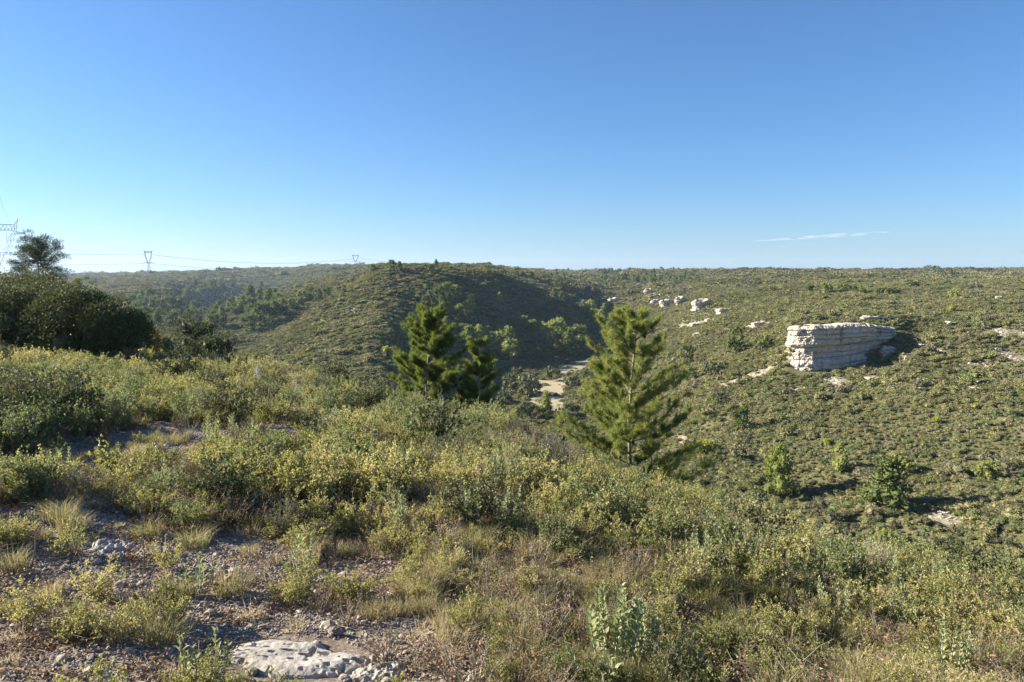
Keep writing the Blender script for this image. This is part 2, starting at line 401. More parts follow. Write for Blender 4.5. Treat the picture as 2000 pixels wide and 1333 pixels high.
M_WIRE = rough_mat('conductor_wire', (0.16, 0.17, 0.18), (0.22, 0.23, 0.24), 0.5, 0.6, 0.0, 0.001)
M_CONE = rough_mat('pine_cone', (0.06, 0.035, 0.025), (0.14, 0.09, 0.06), 20, 0.9, 0.5, 0.01)

def rock_mat(name, stain=0.5, strata=1.1):
    """weathered limestone: pale, with grey bands, rusty base blotches and dark seepage"""
    m, N, L = newmat(name)
    out = N.new('ShaderNodeOutputMaterial'); p = N.new('ShaderNodeBsdfPrincipled'); L.new(p.outputs[0], out.inputs[0])
    tc = N.new('ShaderNodeTexCoord')
    def noise(sc, det, vec, rough=0.6):
        n = N.new('ShaderNodeTexNoise'); n.inputs['Scale'].default_value = sc; n.inputs['Detail'].default_value = det
        n.inputs['Roughness'].default_value = rough; L.new(vec, n.inputs['Vector']); return n.outputs[0]
    def mapping(s):
        mp = N.new('ShaderNodeMapping'); L.new(tc.outputs['Object'], mp.inputs[0]); mp.inputs['Scale'].default_value = s; return mp.outputs[0]
    def ramp(src, a, b, ca=(0, 0, 0, 1), cb=(1, 1, 1, 1)):
        r = N.new('ShaderNodeValToRGB'); L.new(src, r.inputs[0]); e = r.color_ramp.elements
        e[0].position = a; e[0].color = ca; e[1].position = b; e[1].color = cb; return r.outputs[0]
    def mix(f, a, b):
        x = N.new('ShaderNodeMix'); x.data_type = 'RGBA'
        if isinstance(f, float): x.inputs[0].default_value = f
        else: L.new(f, x.inputs[0])
        for k, v in ((6, a), (7, b)):
            if isinstance(v, tuple): x.inputs[k].default_value = v
            else: L.new(v, x.inputs[k])
        return x.outputs[2]
    base = ramp(noise(1.3, 8, tc.outputs['Object']), 0.3, 0.7, (0.42, 0.35, 0.265, 1), (0.60, 0.535, 0.44, 1))
    band = ramp(noise(strata, 6, mapping((0.12, 0.12, 1.6))), 0.46, 0.62)
    c = mix(band, base, (0.34, 0.32, 0.30, 1))
    seep = ramp(noise(1.0, 5, mapping((0.9, 0.9, 0.13)), 0.7), 0.55, 0.66)
    sm = N.new('ShaderNodeMath'); sm.operation = 'MULTIPLY'; L.new(seep, sm.inputs[0]); sm.inputs[1].default_value = stain
    c = mix(sm.outputs[0], c, (0.10, 0.095, 0.09, 1))
    rust = ramp(noise(0.5, 4, tc.outputs['Object']), 0.55, 0.7)
    rm = N.new('ShaderNodeMath'); rm.operation = 'MULTIPLY'; L.new(rust, rm.inputs[0]); rm.inputs[1].default_value = 0.5
    c = mix(rm.outputs[0], c, (0.50, 0.34, 0.20, 1))
    L.new(c, p.inputs['Base Color']); p.inputs['Roughness'].default_value = 0.95; p.inputs['Specular IOR Level'].default_value = 0.1
    b = N.new('ShaderNodeBump'); b.inputs['Strength'].default_value = 0.8; b.inputs['Distance'].default_value = 0.12
    L.new(noise(2.6, 9, mapping((1, 1, 2.2)), 0.7), b.inputs['Height']); L.new(b.outputs[0], p.inputs['Normal'])
    return m
M_CLIFF = rock_mat('cliff_limestone', 0.75)
M_OUTCROP = rock_mat('outcrop_limestone', 0.35)

# ------------------------------------------------------------------ bare ground: where no scrub grows
BARE_PIX = [  # cx, cy, rx, ry of pale open patches in the photograph's frame
 (1470,735,75,9,-27),(1960,650,75,9,2),(1975,700,60,14,8),(1925,716,30,5,5),(1715,741,32,5,2),(1632,746,20,6,0),
 (1885,583,20,3,3),(1950,585,16,4,5),(1360,633,35,5,-5),(1420,606,32,4,-8),(1385,627,22,4,-8),(1480,633,26,6,-12),(1362,655,10,4,0),
 (1440,745,30,3,-30),(1845,1010,40,10,10),(1670,905,12,5,0),(1335,862,22,9,8),(1800,752,20,3,0),(1740,628,14,3,0),(1800,605,8,2,0),
 (1850,690,30,4,10),(1560,760,16,3,0),(1905,745,20,3,-5),(1400,885,14,5,0),(620,702,0.1,0.1,0),(690,607,8,3,60),
]
_B = []
for cx, cy, rx, ry, an in BARE_PIX:
    c = hit(cx, cy); ca, sa = math.cos(math.radians(an)), math.sin(math.radians(an))
    e1 = hit(cx + rx * ca, cy + rx * sa); e2 = hit(cx + ry * sa * -1, cy - ry * ca)
    _B.append((c[0], c[1], np.array([[e1[0] - c[0], e2[0] - c[0]], [e1[1] - c[1], e2[1] - c[1]]])))
_BI = []
for bx, by, Mx in _B:
    if abs(np.linalg.det(Mx)) < 1e-3: continue
    _BI.append((bx, by, np.linalg.inv(Mx)))
def bare(x, y):
    x = np.asarray(x, float); y = np.asarray(y, float)
    n = fbm(x / 2.2, y / 2.2, 3) * 0.9
    v = np.zeros_like(x)
    for bx, by, Mi in _BI:
        dx, dy = x - bx, y - by
        d = np.sqrt((Mi[0, 0] * dx + Mi[0, 1] * dy) ** 2 + (Mi[1, 0] * dx + Mi[1, 1] * dy) ** 2)
        v = np.maximum(v, 1 - sstep(0.6, 1.25, d + n))
    return v
# near open patches (gravel and bare soil), (px, py, rx, ry)
OPEN_PIX = [(620,1270,330,100),(150,1300,330,75),(600,1480,560,150),(60,1480,420,150),(100,1180,160,35),(480,1130,120,40),(430,1230,120,50),(250,1235,330,85),(830,1300,170,60),(700,1215,120,40),(150,1010,120,25),(200,1110,220,50),(100,1240,220,70),(360,1110,200,55),(300,1180,370,95),(700,1130,90,25),(560,1190,160,40),(240,1075,150,42),(250,905,140,38),(330,860,110,24),(560,862,90,20),(620,1165,150,40),(370,945,70,22),(60,930,90,22),(360,1190,150,50),(880,1290,120,70),(540,935,45,16)]
def openness(px, py, x, y):
    n = fbm(x / 0.8 + 40, y / 0.8, 3) * 0.65
    v = np.zeros_like(px)
    for cx, cy, rx, ry in OPEN_PIX:
        d = np.sqrt(((px - cx) / (rx * 1.12)) ** 2 + ((py - cy) / (ry * 1.15)) ** 2)
        v = np.maximum(v, 1 - sstep(0.75, 1.25, d + n))
    return v

# ------------------------------------------------------------------ the ground sheet
def ground():
    af = np.linspace(-0.80, 0.80, 640)
    ab = np.linspace(0.80, 2 * PI - 0.80, 90)[1:-1]
    A = np.concatenate([af, ab]); na = len(A)
    r1 = np.exp(np.linspace(math.log(0.4), math.log(30), 300)); r2 = np.exp(np.linspace(math.log(30), math.log(500), 460))[1:]; r3 = np.exp(np.linspace(math.log(500), math.log(6000), 130))[1:]
    R = np.concatenate([r1, r2, r3]); nr = len(R)
    AA, RR = np.meshgrid(A, R, indexing='ij')
    X = np.sin(AA) * RR; Y = np.cos(AA) * RR
    Z = H(X, Y)
    V = np.stack([X, Y, Z], -1).reshape(-1, 3)
    V = np.concatenate([V, [[0, 0, float(H(0.01, 0.01))]]])
    i = np.arange(na)[:, None]; j = np.arange(nr - 1)[None, :]; i2 = (i + 1) % na
    q = np.stack([i * nr + j, i * nr + j + 1, i2 * nr + j + 1, i2 * nr + j], -1).reshape(-1, 4)
    tri = np.stack([np.full(na, len(V) - 1), np.arange(na) * nr, ((np.arange(na) + 1) % na) * nr], -1)
    mb = MB(); mb.add(V, q, 0, True); mb.f.append(tri[:, ::1]); mb.m.append(np.zeros(na, int)); mb.sm.append(np.full(na, True))
    m, N, L = newmat('ground_soil')
    out = N.new('ShaderNodeOutputMaterial'); p = N.new('ShaderNodeBsdfPrincipled'); L.new(p.outputs[0], out.inputs[0])
    geo = N.new('ShaderNodeNewGeometry'); P = geo.outputs['Position']
    def noise(sc, det=6, rough=0.6):
        n = N.new('ShaderNodeTexNoise'); n.inputs['Scale'].default_value = sc; n.inputs['Detail'].default_value = det
        n.inputs['Roughness'].default_value = rough; L.new(P, n.inputs['Vector']); return n.outputs[0]
    def ramp(src, *st):
        r = N.new('ShaderNodeValToRGB'); L.new(src, r.inputs[0]); e = r.color_ramp.elements
        e[0].position = st[0][0]; e[0].color = (*st[0][1], 1); e[1].position = st[-1][0]; e[1].color = (*st[-1][1], 1)
        for a, c in st[1:-1]:
            k = e.new(a); k.color = (*c, 1)
        return r.outputs[0]
    def mix(f, a, b):
        x = N.new('ShaderNodeMix'); x.data_type = 'RGBA'; L.new(f, x.inputs[0]); L.new(a, x.inputs[6]); L.new(b, x.inputs[7]); return x.outputs[2]
    at = N.new('ShaderNodeAttribute'); at.attribute_name = 'bare'
    ac = N.new('ShaderNodeAttribute'); ac.attribute_name = 'cover'
    soil = ramp(noise(7, 8, 0.7), (0.3, (0.10, 0.072, 0.052)), (0.5, (0.25, 0.195, 0.145)), (0.72, (0.44, 0.375, 0.30)))
    grit = ramp(noise(45, 4, 0.7), (0.35, (0.12, 0.09, 0.07)), (0.52, (0.27, 0.215, 0.165)), (0.66, (0.52, 0.465, 0.39)))
    g0 = ramp(noise(3, 3), (0.4, (0.35, 0.35, 0.35)), (0.6, (0.75, 0.75, 0.75)))
    near = mix(g0, soil, grit)
    far = ramp(noise(0.35, 8, 0.7), (0.3, (0.08, 0.082, 0.037)), (0.5, (0.125, 0.122, 0.058)), (0.7, (0.20, 0.178, 0.10)))
    c = mix(ac.outputs['Fac'], near, far)
    pale = ramp(noise(0.9, 8, 0.75), (0.35, (0.20, 0.165, 0.12)), (0.5, (0.32, 0.27, 0.2)), (0.7, (0.46, 0.41, 0.33)))
    nb = ramp(noise(1.6, 6, 0.8), (0.42, (0, 0, 0)), (0.56, (1, 1, 1)))
    mm = N.new('ShaderNodeMath'); mm.operation = 'MULTIPLY'; L.new(at.outputs['Fac'], mm.inputs[0])
    m3 = N.new('ShaderNodeMath'); m3.operation = 'MULTIPLY_ADD'; L.new(nb, m3.inputs[0]); m3.inputs[1].default_value = 0.75; m3.inputs[2].default_value = 0.25; L.new(m3.outputs[0], mm.inputs[1])
    c = mix(mm.outputs[0], c, pale)
    L.new(c, p.inputs['Base Color']); p.inputs['Roughness'].default_value = 1.0; p.inputs['Specular IOR Level'].default_value = 0.05
    b = N.new('ShaderNodeBump'); b.inputs['Strength'].default_value = 0.9; b.inputs['Distance'].default_value = 0.025
    L.new(noise(28, 8, 0.75), b.inputs['Height']); L.new(b.outputs[0], p.inputs['Normal'])
    me = mb.mesh('ground', [m])
    x, y = V[:, 0], V[:, 1]
    at = me.attributes.new('bare', 'FLOAT', 'POINT'); at.data.foreach_set('value', bare(x, y).astype(np.float32))
    at = me.attributes.new('cover', 'FLOAT', 'POINT'); at.data.foreach_set('value', sstep(14, 34, np.hypot(x, y)).astype(np.float32))
    o = bpy.data.objects.new('ground', me); link(o); tag(o, 'dry stony hills and valley ground under the scrub', None, None, 'structure')
ground()

# the open strip of land on the valley floor
def field(name, poly, lift, mat, label):
    pts = [hit(*q, dmin=100) for q in poly]
    P = np.array([[p[0], p[1]] for p in pts])
    from mathutils.geometry import tessellate_polygon
    x0, y0 = P.min(0); x1, y1 = P.max(0); st = 1.0
    gx = np.arange(x0, x1 + st, st); gy = np.arange(y0, y1 + st, st)
    X, Y = np.meshgrid(gx, gy, indexing='ij')
    def inside(x, y):
        r = np.zeros(x.shape, bool); n = len(P)
        for k in range(n):
            a, b = P[k], P[(k + 1) % n]
            c = ((a[1] > y) != (b[1] > y)) & (x < (b[0] - a[0]) * (y - a[1]) / (b[1] - a[1] + 1e-12) + a[0])
            r ^= c
        return r
    I = inside(X + fbm(X / 5, Y / 5, 2) * 2.0, Y + fbm(X / 5 + 9, Y / 5, 2) * 2.0)
    Z = H(X, Y) + lift
    V = np.stack([X, Y, Z], -1).reshape(-1, 3); ny = len(gy)
    i, j = np.nonzero(I[:-1, :-1] & I[1:, :-1] & I[:-1, 1:] & I[1:, 1:])
    q = np.stack([i * ny + j, (i + 1) * ny + j, (i + 1) * ny + j + 1, i * ny + j + 1], -1)
    mb = MB(); mb.add(V, q, 0, True)
    o = bpy.data.objects.new(name, mb.mesh(name, [mat])); link(o); tag(o, label, None, None, 'structure')
    return inside
M_FIELD = rough_mat('field_stubble', (0.20, 0.172, 0.10), (0.33, 0.29, 0.19), 0.35, 1.0, 0.3, 0.05, (0.11, 0.095, 0.05), detail=9)
in_field = field('field', [(1042,736),(1075,744),(1095,736),(1118,738),(1104,762),(1106,780),(1112,812),(1058,806),(1030,782)], 0.12, M_FIELD, 'pale dry strip of field on the valley floor crossed by tree shadows')
in_field2 = field('field', [(1085,716),(1120,706),(1165,697),(1162,708),(1140,722),(1118,733),(1090,730)], 0.12, M_FIELD, 'shaded dry field further up the valley under the dark slope')

# ------------------------------------------------------------------ scatter machinery
def scatter(name, protos, P, rot, scl, label, seed=0):
    """one mass of plants or stones: points carrying instances of the given meshes"""
    coll = bpy.data.collections.new(name + '_kinds')
    for k, me in enumerate(protos):
        coll.objects.link(bpy.data.objects.new('%s_kind' % name, me))
    n = len(P)
    me = bpy.data.meshes.new(name); me.vertices.add(n); me.vertices.foreach_set('co', np.asarray(P, np.float32).reshape(-1))
    a = me.attributes.new('rot', 'FLOAT_VECTOR', 'POINT'); a.data.foreach_set('vector', np.asarray(rot, np.float32).reshape(-1))
    scl = np.asarray(scl, np.float32)
    if scl.ndim == 1: scl = np.repeat(scl[:, None], 3, 1)
    a = me.attributes.new('scl', 'FLOAT_VECTOR', 'POINT'); a.data.foreach_set('vector', scl.reshape(-1))
    a = me.attributes.new('idx', 'INT', 'POINT'); a.data.foreach_set('value', np.random.default_rng(seed).integers(0, len(protos), n).astype(np.int32))
    o = bpy.data.objects.new(name, me); link(o); tag(o, label, None, None, 'stuff')
    ng = bpy.data.node_groups.new(name, 'GeometryNodeTree')
    ng.interface.new_socket('Geometry', in_out='INPUT', socket_type='NodeSocketGeometry')
    ng.interface.new_socket('Geometry', in_out='OUTPUT', socket_type='NodeSocketGeometry')
    gi = ng.nodes.new('NodeGroupInput'); go = ng.nodes.new('NodeGroupOutput')
    ci = ng.nodes.new('GeometryNodeCollectionInfo'); ci.inputs['Collection'].default_value = coll
    ci.inputs['Separate Children'].default_value = True; ci.inputs['Reset Children'].default_value = True
    ip = ng.nodes.new('GeometryNodeInstanceOnPoints'); ip.inputs['Pick Instance'].default_value = True
    def na(nm, ty):
        x = ng.nodes.new('GeometryNodeInputNamedAttribute'); x.data_type = ty; x.inputs['Name'].default_value = nm
        return [s for s in x.outputs if s.enabled][0]
    ng.links.new(gi.outputs[0], ip.inputs['Points']); ng.links.new(ci.outputs[0], ip.inputs['Instance'])
    ng.links.new(na('idx', 'INT'), ip.inputs['Instance Index'])
    e2r = ng.nodes.new('FunctionNodeEulerToRotation'); ng.links.new(na('rot', 'FLOAT_VECTOR'), e2r.inputs[0])
    ng.links.new(e2r.outputs[0], ip.inputs['Rotation']); ng.links.new(na('scl', 'FLOAT_VECTOR'), ip.inputs['Scale'])
    ng.links.new(ip.outputs[0], go.inputs[0])
    md = o.modifiers.new('scatter', 'NODES'); md.node_group = ng
    return o

# ------------------------------------------------------------------ plant meshes
def shrub_mesh(seed, h=0.5, w=0.45, stems=10, tw=7, lf=13, L=0.028, W=0.018, mleaf=None, mstem=None, upright=0.5, joined=False, dead=0.0, spread=0.02):
    r = np.random.default_rng(seed)
    fo = MB(); st = MB()
    for k in range(stems):
        az = r.uniform(0, 2 * PI); out = r.uniform(0.15, 1.0) * w; hh = h * r.uniform(0.6, 1.0) * (1 - 0.35 * (out / w) ** 2)
        b = np.array([r.normal(0, spread), r.normal(0, spread), -0.03])
        tip = np.array([math.cos(az) * out, math.sin(az) * out, hh])
        mid = (b + tip) / 2 + np.array([math.cos(az), math.sin(az), 0]) * out * 0.12 * (1 - upright) * 2 + r.normal(0, 0.02, 3)
        t = np.linspace(0, 1, 7)[:, None]
        pts = (1 - t) ** 2 * b + 2 * t * (1 - t) * mid + t ** 2 * tip
        pts[1:] += r.normal(0, 0.008, (6, 3))
        tube(st, pts, np.linspace(0.006, 0.0015, 7), 3)
        # twigs
        tt = r.uniform(0.25, 1.0, tw); A = np.stack([np.interp(tt, np.linspace(0, 1, 7), pts[:, c]) for c in range(3)], 1)
        D = unit(rdir(tw, r) + np.array([math.cos(az) * 0.4, math.sin(az) * 0.4, 0.5 + upright]))
        ln = r.uniform(0.05, 0.14, tw) * (h / 0.5)
        Bq = A + D * ln[:, None]
        twigs(st, A, Bq, 0.0016, 0.0008)
        nl = int(lf * (1 - dead))
        u = r.uniform(0.1, 1.05, (tw, nl)); Pp = (A[:, None] + D[:, None] * (ln[:, None] * u)[..., None]).reshape(-1, 3) + r.normal(0, 0.006, (tw * nl, 3))
        Dl = unit(rdir(len(Pp), r) * 0.9 + np.repeat(D, nl, 0) * 0.7)
        leaves(fo, Pp, Dl, L * r.uniform(0.6, 1.2, len(Pp)), W * r.uniform(0.7, 1.2, len(Pp)), 0, 0.15, r)
    if joined: return join_mb(fo, st, [mleaf, mstem])
    return fo.mesh('foliage', [mleaf]), st.mesh('stem', [mstem])
def join_mb(fo, st, mats, name='shrub'):
    J = MB()
    for src, mi in ((fo, 0), (st, 1)):
        off = J.n
        J.v += src.v; J.f += [q + off for q in src.f]; J.m += [np.full(len(q), mi) for q in src.f]; J.sm += src.sm; J.n += src.n
    return J.mesh(name, mats)

def sage_mb(seed, h=0.5, stems=9, L=0.06, W=0.022, spread=0.16, r=None):
    """upright felted stems with opposite pairs of pointed leaves"""
    r = np.random.default_rng(seed); fo = MB(); st = MB(); info = []
    for k in range(stems):
        az = r.uniform(0, 2 * PI); o = spread * math.sqrt(r.uniform(0.02, 1)); hh = h * r.uniform(0.55, 1.0)
        b = np.array([math.cos(az) * o * 0.3, math.sin(az) * o * 0.3, -0.03]); tp = np.array([math.cos(az) * o, math.sin(az) * o, hh]) + r.normal(0, 0.02, 3)
        t = np.linspace(0, 1, 6)[:, None]; mid = (b + tp) / 2 + np.array([math.cos(az), math.sin(az), 0]) * 0.03
        pts = (1 - t) ** 2 * b + 2 * t * (1 - t) * mid + t ** 2 * tp
        tube(st, pts, np.linspace(0.005, 0.0025, 6), 4)
        nn = int(hh / 0.032); a0 = r.uniform(0, PI)
        s0 = 0.35
        for q in range(nn):
            u = s0 + (1 - s0) * (q / max(1, nn - 1)) ** 0.8
            P = np.array([np.interp(u, t[:, 0], pts[:, c]) for c in range(3)])
            size = 1.0 if u < 0.85 else (1.25 - u) / 0.4
            for sd in (0, 1):
                aa = a0 + q * PI / 2 + sd * PI + r.normal(0, 0.2)
                lift = 0.45 + 1.1 * u + r.normal(0, 0.15)
                D = np.array([math.cos(aa), math.sin(aa), lift]); D /= np.linalg.norm(D)
                info.append((P, D, L * size * r.uniform(0.75, 1.15), W * size * r.uniform(0.85, 1.15)))
    P = np.array([q[0] for q in info]); D = np.array([q[1] for q in info]); Ls = np.array([q[2] for q in info]); Ws = np.array([q[3] for q in info])
    return fo, st, P, D, Ls, Ws
def sage_leaf_geo(mb, P, D, Ls, Ws):
    """broad soft leaf of four quads, cupped, with a drooping tip"""
    n = len(P); up = np.array([0, 0, 1.0]); S = unit(np.cross(D, up)); N = np.cross(S, D)
    rows = [(0, 0.12, 0), (0.35, 1.0, 0.05), (0.7, 0.75, 0.04), (1.0, 0.06, -0.10)]
    V = []
    for u, w, dz in rows:
        c = P + D * (Ls * u)[:, None] - N * (-dz * Ls)[:, None]
        for sd in (-1, 0, 1):
            V.append(c + S * (Ws * 0.5 * w * sd)[:, None] + N * (Ws * 0.22 * abs(sd) * w)[:, None])
    V = np.stack(V, 1).reshape(-1, 3); q = np.arange(n)[:, None] * 12; fs = []
    for k in range(3):
        for c in range(2):
            a = k * 3 + c; fs.append(q + [a, a + 1, a + 4, a + 3])
    mb.add(V, np.concatenate(fs), 0, True)

def grass_mb(seed, n=90, h=0.32, w=0.06, lean=0.45, bw=0.004):
    r = np.random.default_rng(seed); mb = MB()
    az = r.uniform(0, 2 * PI, n); o = w * np.sqrt(r.uniform(0, 1, n))
    P = np.stack([np.cos(az) * o, np.sin(az) * o, np.full(n, -0.02)], 1)
    a2 = az + r.normal(0, 0.6, n); le = r.uniform(0.05, 1, n) ** 1.3 * lean
    D = np.stack([np.cos(a2) * le, np.sin(a2) * le, np.ones(n)], 1)
    blades(mb, P, D, h * r.uniform(0.45, 1.05, n), bw, 0, r, bend=0.22, seg=2)
    return mb

def mound_mesh(seed, mat, n=280, w=0.5, h=0.75, leaf=0.13, lumps=7, inner=0.7, name='bush', rl=None):
    """a rounded bush: lumps of leaf clusters round a dense heart"""
    r = np.random.default_rng(seed); mb = MB()
    C = np.stack([r.uniform(-0.6, 0.6, lumps) * w, r.uniform(-0.6, 0.6, lumps) * w, r.uniform(0.25, 0.75, lumps) * h], 1)
    R = r.uniform(0.32, 0.55, lumps) * min(w * 1.3, h)
    C[0] = (0, 0, h * 0.45); R[0] = min(w, h) * 0.62
    k = r.integers(0, lumps, n); d = rdir(n, r); d[:, 2] = np.where(d[:, 2] < -0.3, -d[:, 2], d[:, 2])
    P = C[k] + d * R[k][:, None] * r.uniform(0.75, 1.08, n)[:, None]; P[:, 2] = np.abs(P[:, 2])
    leaves(mb, P, unit(d + 0.9 * rdir(n, r)), leaf * r.uniform(0.7, 1.3, n), leaf * r.uniform(0.6, 1.0, n), 0, 0.2, r)
    if inner:
        for c, q in zip(C, R):
            ico(mb, c, q * inner, 0, 1 if n > 1000 else 0, 0.12, r)
    return mb.mesh(name, [mat])
_g = (1 + 5 ** 0.5) / 2
_ICV = unit(np.array([(-1, _g, 0), (1, _g, 0), (-1, -_g, 0), (1, -_g, 0), (0, -1, _g), (0, 1, _g), (0, -1, -_g), (0, 1, -_g), (_g, 0, -1), (_g, 0, 1), (-_g, 0, -1), (-_g, 0, 1)], float))
_ICF = np.array([(0,11,5),(0,5,1),(0,1,7),(0,7,10),(0,10,11),(1,5,9),(5,11,4),(11,10,2),(10,7,6),(7,1,8),(3,9,4),(3,4,2),(3,2,6),(3,6,8),(3,8,9),(4,9,5),(2,4,11),(6,2,10),(8,6,7),(9,8,1)])
def ico(mb, c, s, mi=0, sub=0, jit=0.0, r=rng, smooth=False):
    V = _ICV.copy(); Fc = _ICF
    for _ in range(sub):
        cache = {}; V = list(V); nf = []
        def mid(a, b):
            k = (min(a, b), max(a, b))
            if k not in cache:
                m = (V[a] + V[b]) / 2; V.append(m / np.linalg.norm(m)); cache[k] = len(V) - 1
            return cache[k]
        for a, b, c2 in Fc:
            x, y, z = mid(a, b), mid(b, c2), mid(c2, a); nf += [(a, x, z), (b, y, x), (c2, z, y), (x, y, z)]
        V = np.array(V); Fc = np.array(nf)
    if jit: V = V * (1 + r.normal(0, jit, (len(V), 1)))
    mb.add(V * np.asarray(s) + c, Fc, mi, smooth)

# ------------------------------------------------------------------ trees
def pine(seed, h, rw, whorls, mats, needle=0.09, tufts=9, nn=10, detail=1.0, shape='cone', lean=0.0, bare_to=0.1, bw=0.006, cones=0, wid=None):
    """young Aleppo pine: pale trunk, rising whorls of branches, brushes of needles. Returns builders."""
    r = np.random.default_rng(seed)
    tr = MB(); brs = []; cr = MB()
    t = np.linspace(0, 1, 12)[:, None]
    pts = np.concatenate([np.sin(t * 5 + seed) * 0.02 * h + lean * h * t, np.cos(t * 4 + seed) * 0.015 * h * t, t * h], 1); pts[0, 2] = -0.3
    tube(tr, pts, np.linspace(0.0105 * h, 0.0015 * h, 12), 7)
    def at(u): return np.array([np.interp(u, t[:, 0], pts[:, c]) for c in range(3)])
    for k in range(whorls):
        u = bare_to + (0.98 - bare_to) * (k + r.uniform(-0.25, 0.25)) / whorls
        u = min(max(u, bare_to), 0.985)
        if shape == 'cone': rr = rw * (1 - u) ** 0.75 * (0.8 + 0.3 * min(1, u / 0.2)) + 0.04 * h
        elif shape == 'round': rr = rw * math.sqrt(max(0.05, 1 - ((u - 0.55) / 0.5) ** 2))
        else: rr = rw * math.sqrt(max(0.08, 1 - ((u - 0.68) / 0.36) ** 2)) if u > 0.32 else rw * 0.3
        nb = int(r.integers(4, 7))
        for j in range(nb):
            az = r.uniform(0, 2 * PI); ln = rr * r.uniform(0.65, 1.15)
            rise = r.uniform(0.25, 0.6) * (1.0 + 0.9 * u)
            if shape == 'umbrella': rise = r.uniform(0.35, 0.9)
            a = at(u); e = a + np.array([math.cos(az) * ln, math.sin(az) * ln, ln * rise])
            m = (a + e) / 2 - np.array([0, 0, ln * 0.14]); s = np.linspace(0, 1, 6)[:, None]
            bp = (1 - s) ** 2 * a + 2 * s * (1 - s) * m + s ** 2 * e; bp[1:-1] += r.normal(0, 0.02 * ln, (4, 3))
            b = MB(); tube(b, bp, np.linspace(max(0.006, 0.0036 * h * (1 - 0.6 * u)), 0.003, 6), 4)
            # twigs off the branch
            nt = max(3, int(tufts * detail * (0.5 + ln / max(rw, 0.01))))
            uu = r.uniform(0.18, 1.0, nt); A = np.stack([np.interp(uu, s[:, 0], bp[:, c]) for c in range(3)], 1)
            bd = unit((e - a)[None])[0]
            D = unit(bd * 0.8 + rdir(nt, r) * 0.75 + np.array([0, 0, 0.55])); tl = r.uniform(0.15, 0.42, nt) * (0.3 * ln + 0.22)
            Bt = A + D * tl[:, None]
            twigs(b, A, Bt, 0.004, 0.002)
            brs.append(b)
            # needle brushes along the twig ends
            for f in (0.3, 0.55, 0.8, 1.0):
                C = A + (Bt - A) * f
                Cn = np.repeat(C, nn, 0); Dn = unit(np.repeat(D, nn, 0) * 0.75 + rdir(len(Cn), r) * 1.0)
                blades(cr, Cn + r.normal(0, 0.01, Cn.shape), Dn, needle * r.uniform(0.7, 1.25, len(Cn)), bw, 0, r)
    return tr, brs, cr, at
def make_pine_thing(name, label, loc, args, mats, group=None, rz=0, joined_branches=False, cones=0, cat='pine tree'):
    tr, brs, cr, at = pine(**args)
    t = thing(name, label, cat, loc, rz, group)
    part('trunk', tr.mesh('trunk', [mats[0]]), t)
    if joined_branches:
        J = MB()
        for b in brs:
            off = J.n; J.v += b.v; J.f += [q + off for q in b.f]; J.m += b.m; J.sm += b.sm; J.n += b.n
        part('branches', J.mesh('branches', [mats[0]]), t)
    else:
        for b in brs: part('branch', b.mesh('branch', [mats[0]]), t)
    part('crown', cr.mesh('crown', [mats[1]]), t)
    if cones:
        r = np.random.default_rng(args['seed'] + 50); cm = MB(); ico(cm, (0, 0, 0), (0.035, 0.035, 0.06), 0, 1, 0.06, r)
        me = cm.mesh('pine_cone', [M_CONE])
        for k in range(cones):
            u = r.uniform(0.3, 0.92); a = at(u); az = r.uniform(0, 2 * PI); rr = args['rw'] * (1 - u) * r.uniform(0.2, 0.8) + 0.06
            o = part('pine_cone', me, t); o.location = a + np.array([math.cos(az) * rr, math.sin(az) * rr, rr * 0.4]); o.rotation_euler = (r.uniform(-1, 1), r.uniform(-1, 1), 0)
    return t
def far_tree_proto(seed, mat, shape='cone', n=950, leaf=0.20):
    """unit-height tree (1 m) for the valley and the ridges: trunk and ragged crown of clumps"""
    r = np.random.default_rng(seed); tr = MB(); cr = MB()
    tube(tr, [(0, 0, -0.08), (0.01, 0, 0.3), (0, 0.01, 0.62), (0.0, 0, 0.9)], [0.024, 0.018, 0.011, 0.004], 5)
    for k in range(9):
        u = r.uniform(0.2, 0.75); az = r.uniform(0, 2 * PI); l = 0.2 * (1.1 - u)
        tube(tr, [(0, 0, u), (math.cos(az) * l * .5, math.sin(az) * l * .5, u + l * .2), (math.cos(az) * l, math.sin(az) * l, u + l * .6)], [0.009, 0.006, 0.003], 3)
    nl = 26
    if shape == 'cone':
        u = r.uniform(0.14, 0.97, nl); rad = 0.31 * (1 - u) ** 0.65 + 0.03; cr_r = 0.11 + 0.07 * (1 - u)
    elif shape == 'oval':
        u = r.uniform(0.16, 0.9, nl); rad = 0.30 * np.sqrt(np.clip(1 - ((u - 0.5) / 0.46) ** 2, 0.03, 1)); cr_r = np.full(nl, 0.12)
    else:
        u = r.uniform(0.2, 0.88, nl); rad = 0.48 * np.sqrt(np.clip(1 - ((u - 0.48) / 0.50) ** 2, 0.03, 1)); cr_r = np.full(nl, 0.16)
    az = r.uniform(0, 2 * PI, nl); q = rad * np.sqrt(r.uniform(0.1, 1, nl))
    C = np.stack([np.cos(az) * q, np.sin(az) * q, u], 1)
    k = r.integers(0, nl, n); d = rdir(n, r)
    P = C[k] + d * (cr_r[k] * r.uniform(0.55, 1.1, n))[:, None] * np.array([1, 1, 0.85])
    lf = leaf * 0.34
    leaves(cr, P, unit(d * 0.8 + rdir(n, r) * 0.7 + np.array([0, 0, 0.4])), lf * r.uniform(0.6, 1.3, n), lf * 0.7 * r.uniform(0.6, 1.1, n), 0, 0.2, r)
    for c, s in zip(C, cr_r): ico(cr, c, s * 0.55, 0, 1, 0.15, r)
    return tr, cr

